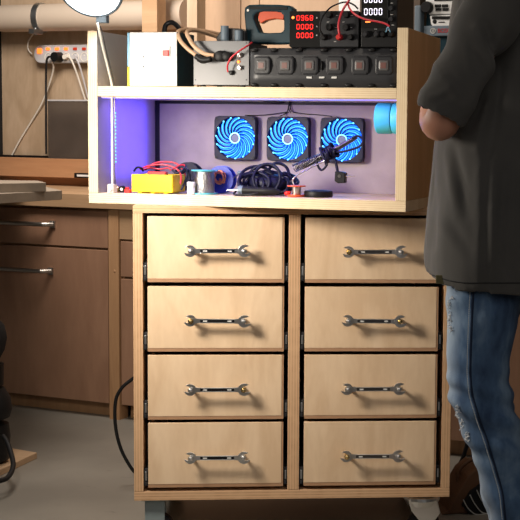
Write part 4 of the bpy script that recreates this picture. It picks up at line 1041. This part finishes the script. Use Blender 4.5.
# joints (local to person origin)
yn, yf = -.11, .11
hipN, hipF = Vector((-.045, -.085, .90)), Vector((-.04, .085, .90))
kneeN = W(486, 412, 2.735); ankN = W(535, 612, 2.735)
kneeF = Vector((-.065, .11, .50)); ankF = Vector((.03, .12, .09))
shN, shF = Vector((.0, -.20, 1.44)), Vector((-.02, .20, 1.44))
elN = W(439.5, 127.5, 2.60); wrN = W(432, 109, 2.83)
elF = Vector((.03, .235, 1.11)); wrF = Vector((-.05, .35, 1.13))
nodes = []; edges = []
def nd(p, r_, prev=None):
    nodes.append((p, r_)); i = len(nodes)-1
    if prev is not None: edges.append((prev, i))
    return i
pel = nd(Vector((-.03, 0, .93)), (.10, .085)); spn = nd(Vector((-.025, 0, 1.10)), (.10, .085), pel); chs = nd(Vector((-.015, 0, 1.28)), (.11, .085), spn)
upc = nd(Vector((-.01, 0, 1.405)), (.075, .055), chs); nk = nd(Vector((-.01, 0, 1.50)), .055, upc); hb = nd(Vector((-.03, 0, 1.57)), .060, nk)
h1 = nd(Vector((-.035, 0, 1.63)), (.080, .085), hb); h2 = nd(Vector((-.025, 0, 1.70)), (.078, .088), h1); h3 = nd(Vector((-.015, 0, 1.755)), (.050, .055), h2)
def leg(hip, knee, ank):
    a = nd(hip, .062, pel); b_ = nd(hip.lerp(knee, .5), .046, a); k_ = nd(knee, .040, b_); c = nd(knee.lerp(ank, .35), .042, k_); an = nd(ank, .032, c)
    heel = nd(ank+Vector((.01, 0, -.045)), .036, an); f1 = nd(ank+Vector((-.09, 0, -.055)), (.040, .030), heel); f2 = nd(ank+Vector((-.17, 0, -.065)), (.036, .020), f1)
leg(hipN, kneeN, ankN); leg(hipF, kneeF, ankF)
def arm(sh, el, wr, side):
    a = nd(sh, .055, upc); b_ = nd(sh.lerp(el, .5), .042, a); e_ = nd(el, .038, b_); f_ = nd(el.lerp(wr, .4), .038, e_); w_i = nd(wr, .026, f_)
    d_ = (wr-el).normalized(); d_ = Vector((.02, 1, 0)).normalized(); s_ = Vector((.12, 0, -1)).normalized(); up_v = s_.cross(d_).normalized()
    pal = nd(wr+d_*.045, (.024, .018), w_i)
    pe_ = wr+d_*.08
    for k_, (o__, ln) in enumerate(((-.030, .065), (-.010, .075), (.010, .070), (.030, .055))):
        p0_ = pe_+s_*o__; i0 = nd(p0_, .0095, pal); i1 = nd(p0_+d_*ln*.5+Vector((0, 0, -.008)), .0088, i0); nd(p0_+d_*ln*.85+Vector((0, 0, -.030)), .0075, i1)
    t0 = nd(wr+d_*.03-s_*.024+Vector((.01, 0, 0)), .010, pal); t1 = nd(wr+d_*.06-s_*.036+Vector((.018, 0, 0)), .0098, t0); nd(wr+d_*.085-s_*.040+Vector((.02, 0, 0))+Vector((0, 0, -.01)), .009, t1)
arm(shN, elN, wrN, 1); arm(shF, elF, wrF, -1)
body = skin_mesh('body', nodes, edges, 'skin', per)
# face and hair (head faces -x)
mb = MB()
mb.ball((-.118, 0, 1.655), .012, (1, .8, 1.3)); mb.ball((-.122, 0, 1.643), .010, (1, 1.2, .8)); mb.build('nose', 'skin', per, True)
for sy in (-1, 1):
    mb = MB(); mb.ball((-.100, sy*.032, 1.672), .011, (.8, 1.1, .8)); ey = mb.build('eye', 'white', per, True)
    mb = MB(); mb.ball((-.108, sy*.032, 1.672), .005); mb.build('iris', 'hair', ey, True)
    mb = MB(); mb.ball((-.015, sy*.080, 1.655), .026, (.6, .3, 1.1)); mb.build('ear', 'skin', per, True)
mb = MB(); mb.ball((-.106, 0, 1.612), .016, (.4, 1.4, .35)); mb.build('mouth', 'red', per, True)
mb = MB(); mb.ball((.0, 0, 1.70), .10, (1.02, .92, .95), 3)
bmesh.ops.delete(mb.b, geom=[v for v in mb.b.verts if v.co.x < -.05 and v.co.z < 1.72 or v.co.z < 1.63], context='VERTS')
o = mb.build('hair', 'hair', per, True); so = o.modifiers.new('so', 'SOLIDIFY'); so.thickness = .012

def ell_ring(c, rx_, ry_, n=40, tw=0, M_=None, fn=None):
    out = []
    for k in range(n):
        a = 2*pi*k/n; v = Vector((rx_*cos(a), ry_*sin(a), 0))
        # squarish
        if fn: v = fn(v, a)
        if M_: v = M_ @ v
        out.append(c+v)
    return out
def garment(name, parts, mat, parent, voxel=.009, disp=None, opens=None, smooth_it=4):
    """union of ring-lofted tubes by voxel remesh, then wrinkled"""
    m_ = MB()
    for rings in parts: m_.rings(rings)
    bmesh.ops.recalc_face_normals(m_.b, faces=m_.b.faces)
    me = bpy.data.meshes.new(name+'_src'); m_.b.to_mesh(me); m_.b.free()
    o = bpy.data.objects.new(name, me); COL.objects.link(o)
    rm = o.modifiers.new('r', 'REMESH'); rm.mode = 'VOXEL'; rm.voxel_size = voxel
    sm_ = o.modifiers.new('s', 'SMOOTH'); sm_.iterations = smooth_it; sm_.factor = .5
    dg = bpy.context.evaluated_depsgraph_get(); me2 = bpy.data.meshes.new_from_object(o.evaluated_get(dg))
    o.modifiers.clear(); o.data = me2; me2.name = name; bpy.data.meshes.remove(me)
    me2.materials.clear(); me2.materials.append(MAT[mat])
    bm = bmesh.new(); bm.from_mesh(me2); bm.normal_update()
    if disp:
        for v in bm.verts: v.co += v.normal*disp(v.co)
    if opens:
        bmesh.ops.delete(bm, geom=[f for f in bm.faces if opens(f)], context='FACES')
    bm.to_mesh(me2); bm.free()
    for p_ in me2.polygons: p_.use_smooth = True
    o.parent = parent
    s3 = o.modifiers.new('sub', 'SUBSURF'); s3.levels = 1; s3.render_levels = 1
    return o
# --- shirt
def tr(z, x0p, rx_, ry_, yc_=0): return (z, x0p, rx_, ry_, yc_)
tors = []
# front outline x (world) from the photo at depth ~2.84
def xo(px): return (px-PX)/F*2.84-PO.x
spec = [(.745, xo(421), .165, .205), (.79, xo(419.5), .165, .205), (.88, xo(421), .16, .20), (1.00, xo(425), .155, .185), (1.10, xo(429), .15, .175), (1.20, xo(434), .145, .17), (1.30, xo(440), .135, .18), (1.38, xo(446), .125, .215), (1.44, xo(452), .105, .20), (1.485, xo(466), .07, .12), (1.51, xo(472), .06, .075)]
for z_, xf, rx_, ry_ in spec:
    def fn(v, a, rx=rx_, ry=ry_):
        e = 2.6; c, s = cos(a), sin(a)
        return Vector((rx*math.copysign(abs(c)**(2/e), c), ry*math.copysign(abs(s)**(2/e), s), 0))
    ring = ell_ring(Vector((xf+rx_+.012, 0, z_)), rx_+.012, ry_, 40, fn=fn)
    if z_ < .77:
        for v in ring: v.z += .022*max(0, -(v.x-xf-rx_)/rx_)**2 - .012*max(0, -v.y/ry_)
    tors.append(ring)
def tube_rings(pts, radii, n=28, flat=(1, 1)):
    P = [Vector(p) for p in pts]; R = []; up = Vector((0, 1, 0))
    for i, p in enumerate(P):
        t_ = (P[min(i+1, len(P)-1)]-P[max(i-1, 0)]).normalized(); u = (up-t_*up.dot(t_)).normalized(); v = t_.cross(u)
        r_ = radii[i]; R.append([p+u*cos(a)*r_*flat[0]+v*sin(a)*r_*flat[1] for a in [2*pi*k/n for k in range(n)]])
    return R
dN = (elN-shN)
slN = tube_rings([shN+Vector((.0, .06, .0)), shN+Vector((0, -.005, -.02)), shN+dN*.35, shN+dN*.65, W(441, 110, 2.60), W(440.5, 117, 2.60)], [.075, .076, .066, .057, .0485, .0475])
for i_, k_ in ((-3, .12), (-2, .36), (-1, .36)):
    c__ = sum(slN[i_], Vector())/len(slN[i_])
    for v in slN[i_]: v.z -= (v.x-c__.x)*k_
dF = (elF-shF)
slF = tube_rings([shF+Vector((0, -.06, 0)), shF+Vector((0, .005, -.02)), shF+dF*.4, shF+dF*.85], [.075, .078, .072, .066])
axis_s = (Vector((W(441, 108, 2.60)-(shN+dN*.65))).normalized()+Vector((-.35, 0, -.4))).normalized()
endS = W(440.5, 117, 2.60)
def fold(c, p0, p1, wd, amp):
    """a crease running from p0 to p1 in the x-z plane on the near side"""
    ax, az, bx, bz = p0[0], p0[1], p1[0], p1[1]
    dx, dz = bx-ax, bz-az; L2 = dx*dx+dz*dz
    t_ = max(0, min(1, ((c.x-ax)*dx+(c.z-az)*dz)/L2)); d2 = (c.x-ax-dx*t_)**2+(c.z-az-dz*t_)**2
    side = ((c.x-ax)*dz-(c.z-az)*dx)/sqrt(L2)
    return amp*(sin(pi*t_)*.6+.4)*(-math.exp(-d2/(wd*wd))+.7*math.exp(-((side-wd*1.7)**2+max(0, d2-side*side))/(wd*wd)))
def sxz(px, py, Y=2.62): v = W(px, py, Y); return (v.x, v.z)
FOLDS = [(sxz(484, 28), sxz(499, 66), .012, .016), (sxz(499, 66), sxz(470, 128), .014, .020), (sxz(508, 40), sxz(490, 150), .012, .014), (sxz(455, 150), sxz(468, 215), .010, .009),
         (sxz(432, 165), sxz(436, 250), .009, .006), (sxz(488, 150), sxz(486, 285), .008, .005), (sxz(440, 60), sxz(462, 95), .008, .004), (sxz(452, 95), sxz(430, 104), .006, .003), (sxz(470, 45), sxz(480, 80), .008, .004),
         (sxz(505, 170), sxz(500, 260), .010, .007), (sxz(446, 215), sxz(470, 250), .010, .005)]
def shirt_disp(c):
    w = 0
    w += .006*noise.noise(Vector((c.x*9, c.y*9, c.z*3.0)))
    w += .003*noise.noise(Vector((c.x*24+3, c.y*22, c.z*9)))
    f = max(0, min(1, (1.28-c.z)/.2))*max(0, min(1, (c.z-.80)/.15))
    w += .004*f*sin(c.x*46+c.z*11+sin(c.z*8)*1.1)*max(0, -c.y/.2)
    if c.y < -.06:
        for p0_, p1_, wd_, am in FOLDS: w += fold(c, p0_, p1_, wd_, am)
    if c.y < -.10 and c.z > 1.08: w += .002*sin((c.x*1.1+c.z*.8)*60+2*noise.noise(c*7))
    return w
def sh_open(f):
    n_, c = f.normal, f.calc_center_median()
    if n_.z < -.7 and c.z < .785: return True
    if (c-endS).length < .075 and n_.dot(axis_s) > .75: return True
    return False
shirt = garment('shirt', [tors, slN, slF], 'shirt', per, .0075, shirt_disp, sh_open, 3)
so = shirt.modifiers.new('so', 'SOLIDIFY'); so.thickness = .003; so.offset = -1
# hem seam and tag
bs_ = bmesh.new(); bs_.from_mesh(shirt.data)
from mathutils.bvhtree import BVHTree
ts_ = BVHTree.FromBMesh(bs_); P = []
for px in range(424, 532, 3):
    r_ = ray(px, 283 if px > 470 else 283-(470-px)**2*.0058).normalized(); h = ts_.ray_cast(Vector((0, 0, CZ))-PO, r_)
    if h[0]: P.append(h[0]+h[1]*.0004)
if len(P) > 4: mb = MB(); mb.tube(P, .0011, 5, 0); mb.build('hem_seam', 'black_matte', per, True)
h = ts_.ray_cast(Vector((0, 0, CZ))-PO, ray(441.5, 277.5).normalized())
bs_.free()
mb = MB(); p = (h[0] if h[0] else W(441.5, 281, 2.7))+Vector((-.001, -.001, -.004))
mb.box(p.x-.0105, p.x+.0105, p.y-.002, p.y+.002, p.z-.009, p.z+.009); o = mb.build('hem_tag', 'olive', per, bevel=.001); o['label'] = 'small olive fabric tag on the hem'
# --- jeans
pelv = []
for z_, cx_, rx_, ry_ in ((.98, -.03, .105, .150), (.92, -.03, .115, .160), (.86, -.035, .118, .165), (.82, -.04, .108, .160), (.79, -.045, .085, .14)):
    pelv.append(ell_ring(Vector((cx_, 0, z_)), rx_, ry_, 36))
def lp(pl, pr_, py, Y): # leg ring from left/right outline pixels
    a = W(pl, py, Y); b_ = W(pr_, py, Y); return (a+b_)/2, (b_-a).length/2
yl = 2.735
rows_l = [(444.5, 524, 270), (446, 521, 300), (446.5, 517, 325), (446.5, 511, 350), (447, 508.5, 370), (448.5, 511, 388), (451.5, 516, 408), (459, 521, 425), (467, 527, 442), (473, 531, 460), (480, 536, 482), (487, 541, 505), (491, 546, 530), (497, 552, 560), (503, 560, 595), (507, 566, 628)]
lc = []; lr = []
for pl, pr_, py in rows_l: c, r_ = lp(pl, pr_, py, yl); lc.append(c); lr.append(r_)
legN = [[c+Vector((cos(a)*r_, sin(a)*r_*.92, 0)) for a in [2*pi*k/32 for k in range(32)]] for c, r_ in zip(lc, lr)]
fc_ = [Vector((-.03, .085, .84)), Vector((-.03, .09, .72)), Vector((-.065, .10, .60)), Vector((-.065, .11, .50)), Vector((-.025, .115, .36)), Vector((.015, .12, .2)), Vector((.03, .12, .05))]
fr_ = [.086, .076, .066, .060, .060, .058, .058]
legF = [[c+Vector((cos(a)*r_, sin(a)*r_, 0)) for a in [2*pi*k/32 for k in range(32)]] for c, r_ in zip(fc_, fr_)]
def jean_disp(c):
    w = .0035*noise.noise(Vector((c.x*14, c.y*14, c.z*10)))
    k_ = math.exp(-((c.z-.50)/.07)**2)+.8*math.exp(-((c.z-.42)/.06)**2)
    w += .0045*k_*sin(c.z*115+c.x*35+2.5*noise.noise(c*9))
    k2 = math.exp(-((c.z-.74)/.06)**2); w += .003*k2*sin(c.z*90-c.x*50)
    w += .005*math.exp(-((c.z-.22)/.13)**2)*sin(c.z*70+c.x*30+2*noise.noise(c*6))
    return w
jeans = garment('jeans', [pelv, legN, legF], 'denim', per, .009, jean_disp, lambda f: f.normal.z < -.75 and f.calc_center_median().z < .09, 3)
# side seam
from mathutils.bvhtree import BVHTree
bm = bmesh.new(); bm.from_mesh(jeans.data); tree = BVHTree.FromBMesh(bm)
def onjean(px, py):
    r_ = ray(px, py).normalized(); hit = tree.ray_cast(Vector((0, 0, CZ))-PO, r_)
    if hit[0] is None: return None
    return hit[0], hit[1]
seam_px = [(473.5, 288), (472.5, 305), (471.5, 330), (470.5, 355), (470.5, 378), (473, 398), (478, 415), (484, 432), (490, 450), (496, 470), (502, 492), (505, 515), (508, 540)]
SP = catmull([(x, y, 0) for x, y in seam_px], 6); P = []; Nn = []
for v in SP:
    h = onjean(v.x, v.y)
    if h: P.append(h[0]+h[1]*.0012); Nn.append(h[1])
if len(P) > 5:
    mb = MB(); mb.tube(P, .0028, 7, 0); mb.build('side_seam', 'seam', per, True)
    mb = MB()
    for i in range(0, len(P)-1):
        a = P[i]+Vector((-.006, 0, 0)); b_ = P[i+1]+Vector((-.006, 0, 0))
        for q0, q1 in ((.05, .35), (.55, .85)): mb.tube([a.lerp(b_, q0)+Nn[i]*.0006, a.lerp(b_, q1)+Nn[i]*.0006], .0010, 5, 0)
    mb.build('stitching', 'stitch', per)
# ripped frays at the front edge
rnd = random.Random(2); mb = MB()
for (px, py, n_, sp) in ((448.5, 312, 16, 9), (450, 301, 8, 4), (450.5, 329, 10, 3), (457, 412, 18, 6), (461, 424, 12, 4), (466, 437, 18, 5), (449, 322, 8, 5)):
    for k_ in range(n_):
        x, y = px+rnd.uniform(-1.5, 1.5), py+rnd.uniform(-sp, sp); h = onjean(x+1.5, y)
        if not h: continue
        p0_ = h[0]; d_ = Vector((rnd.uniform(-1, 1), rnd.uniform(-1, 1), rnd.uniform(-1, 1)))*.006
        mb.tube([p0_, p0_+h[1]*.003+d_*.5, p0_+h[1]*.001+d_], .0009, 4, 3)
o = mb.build('frayed_threads', 'fray', per, True); o['kind'] = 'stuff'; o['label'] = 'pale frayed threads at the rips'
bm.free()
# shoes
for an in (ankN, ankF):
    mb = MB(); g = an
    zf = -an.z
    R = []
    for (dx, hw, zt_) in ((.065, .025, .06), (.055, .036, .095), (.01, .040, .105), (-.05, .042, .085), (-.11, .046, .062), (-.17, .042, .05), (-.205, .025, .035)):
        R.append([Vector((g.x+dx, g.y-hw, .012)), Vector((g.x+dx, g.y-hw*1.02, zt_*.5)), Vector((g.x+dx, g.y-hw*.6, zt_)), Vector((g.x+dx, g.y+hw*.6, zt_)), Vector((g.x+dx, g.y+hw*1.02, zt_*.5)), Vector((g.x+dx, g.y+hw, .012))])
    mb.rings(R); sh = mb.build('shoe', 'brown_leather', per, True, sub=2)
    mb = MB(); mb.prism([(g.x+.07, .0), (g.x-.21, .0), (g.x-.215, .018), (g.x+.072, .018)], g.y-.044, g.y+.044); mb.build('sole', 'black', sh, bevel=.006)

# ------------------------------------------------------------------ lights
def area(name, loc, target, size, power, col, sy=None, spread=pi):
    L_ = bpy.data.lights.new(name, 'AREA'); L_.energy = power; L_.color = col; L_.size = size; L_.spread = spread
    if sy: L_.shape = 'RECTANGLE'; L_.size_y = sy
    o_ = bpy.data.objects.new(name, L_); COL.objects.link(o_); o_.location = loc
    o_.rotation_euler = (Vector(target)-Vector(loc)).to_track_quat('-Z', 'Y').to_euler(); return o_
area('key_lamp', (-1.02, 2.72, 1.16), (-.25, 3.35, .60), .24, 8.6, (1, .90, .77), spread=radians(120))
area('ceiling_lamp', (-.2, 3.2, 2.6), (-.2, 3.4, 0), .9, 12, (1, .88, .74))
area('bench_fill', (-1.25, 4.25, 2.0), (-1.15, 5.2, 1.0), .5, 26, (1, .89, .79))  # unseen fill added to brighten the back wall and counter from the top
area('room_fill', (.2, .3, 2.0), (.0, 3.2, .9), 1.4, 12, (1, .94, .88))  # broad soft fill added behind the camera, not a fixture of the room
# light of the ring lamp
hw = BOX @ (hc+Vector((base.x, b0, z1_))+nrm*.012)
nw = BOX.to_3x3() @ nrm
L_ = area('ring_light', tuple(hw), tuple(hw+nw), .11, 3.6, (1, .96, .88)); L_.data.shape = 'DISK'
# led lights
pw = BOX @ Vector((lx+.022, .185, z1_+.135)); tw = BOX @ Vector((lx, .185, z1_+.135))
L_ = area('led_light', tuple(pw), tuple(tw), .20, .62, (.08, .045, 1), .19)
pw = BOX @ Vector((BW/2, .032, z2_-.006)); tw = BOX @ Vector((BW/2, .20, z1_))
area('led_light_top', tuple(pw), tuple(tw), .72, 1.3, (.34, .22, 1), .02)
for fx, fy in ((235.3, 138), (288, 139), (342, 140)):
    p = at(BOX, fx, fy, yb-.06); pw = BOX @ p; tw = BOX @ (p+Vector((0, -1, 0)))
    area('fan_light', tuple(pw), tuple(tw), .08, .10, (.05, .28, 1))

wd = bpy.data.worlds.new('world'); S.world = wd; wd.use_nodes = True
wd.node_tree.nodes['Background'].inputs[0].default_value = (.55, .50, .45, 1); wd.node_tree.nodes['Background'].inputs[1].default_value = .055
S.view_settings.view_transform = 'Standard'; S.view_settings.look = 'None'; S.view_settings.gamma = 1; S.view_settings.exposure = 0
S.view_settings.use_curve_mapping = False
bpy.context.view_layer.update()
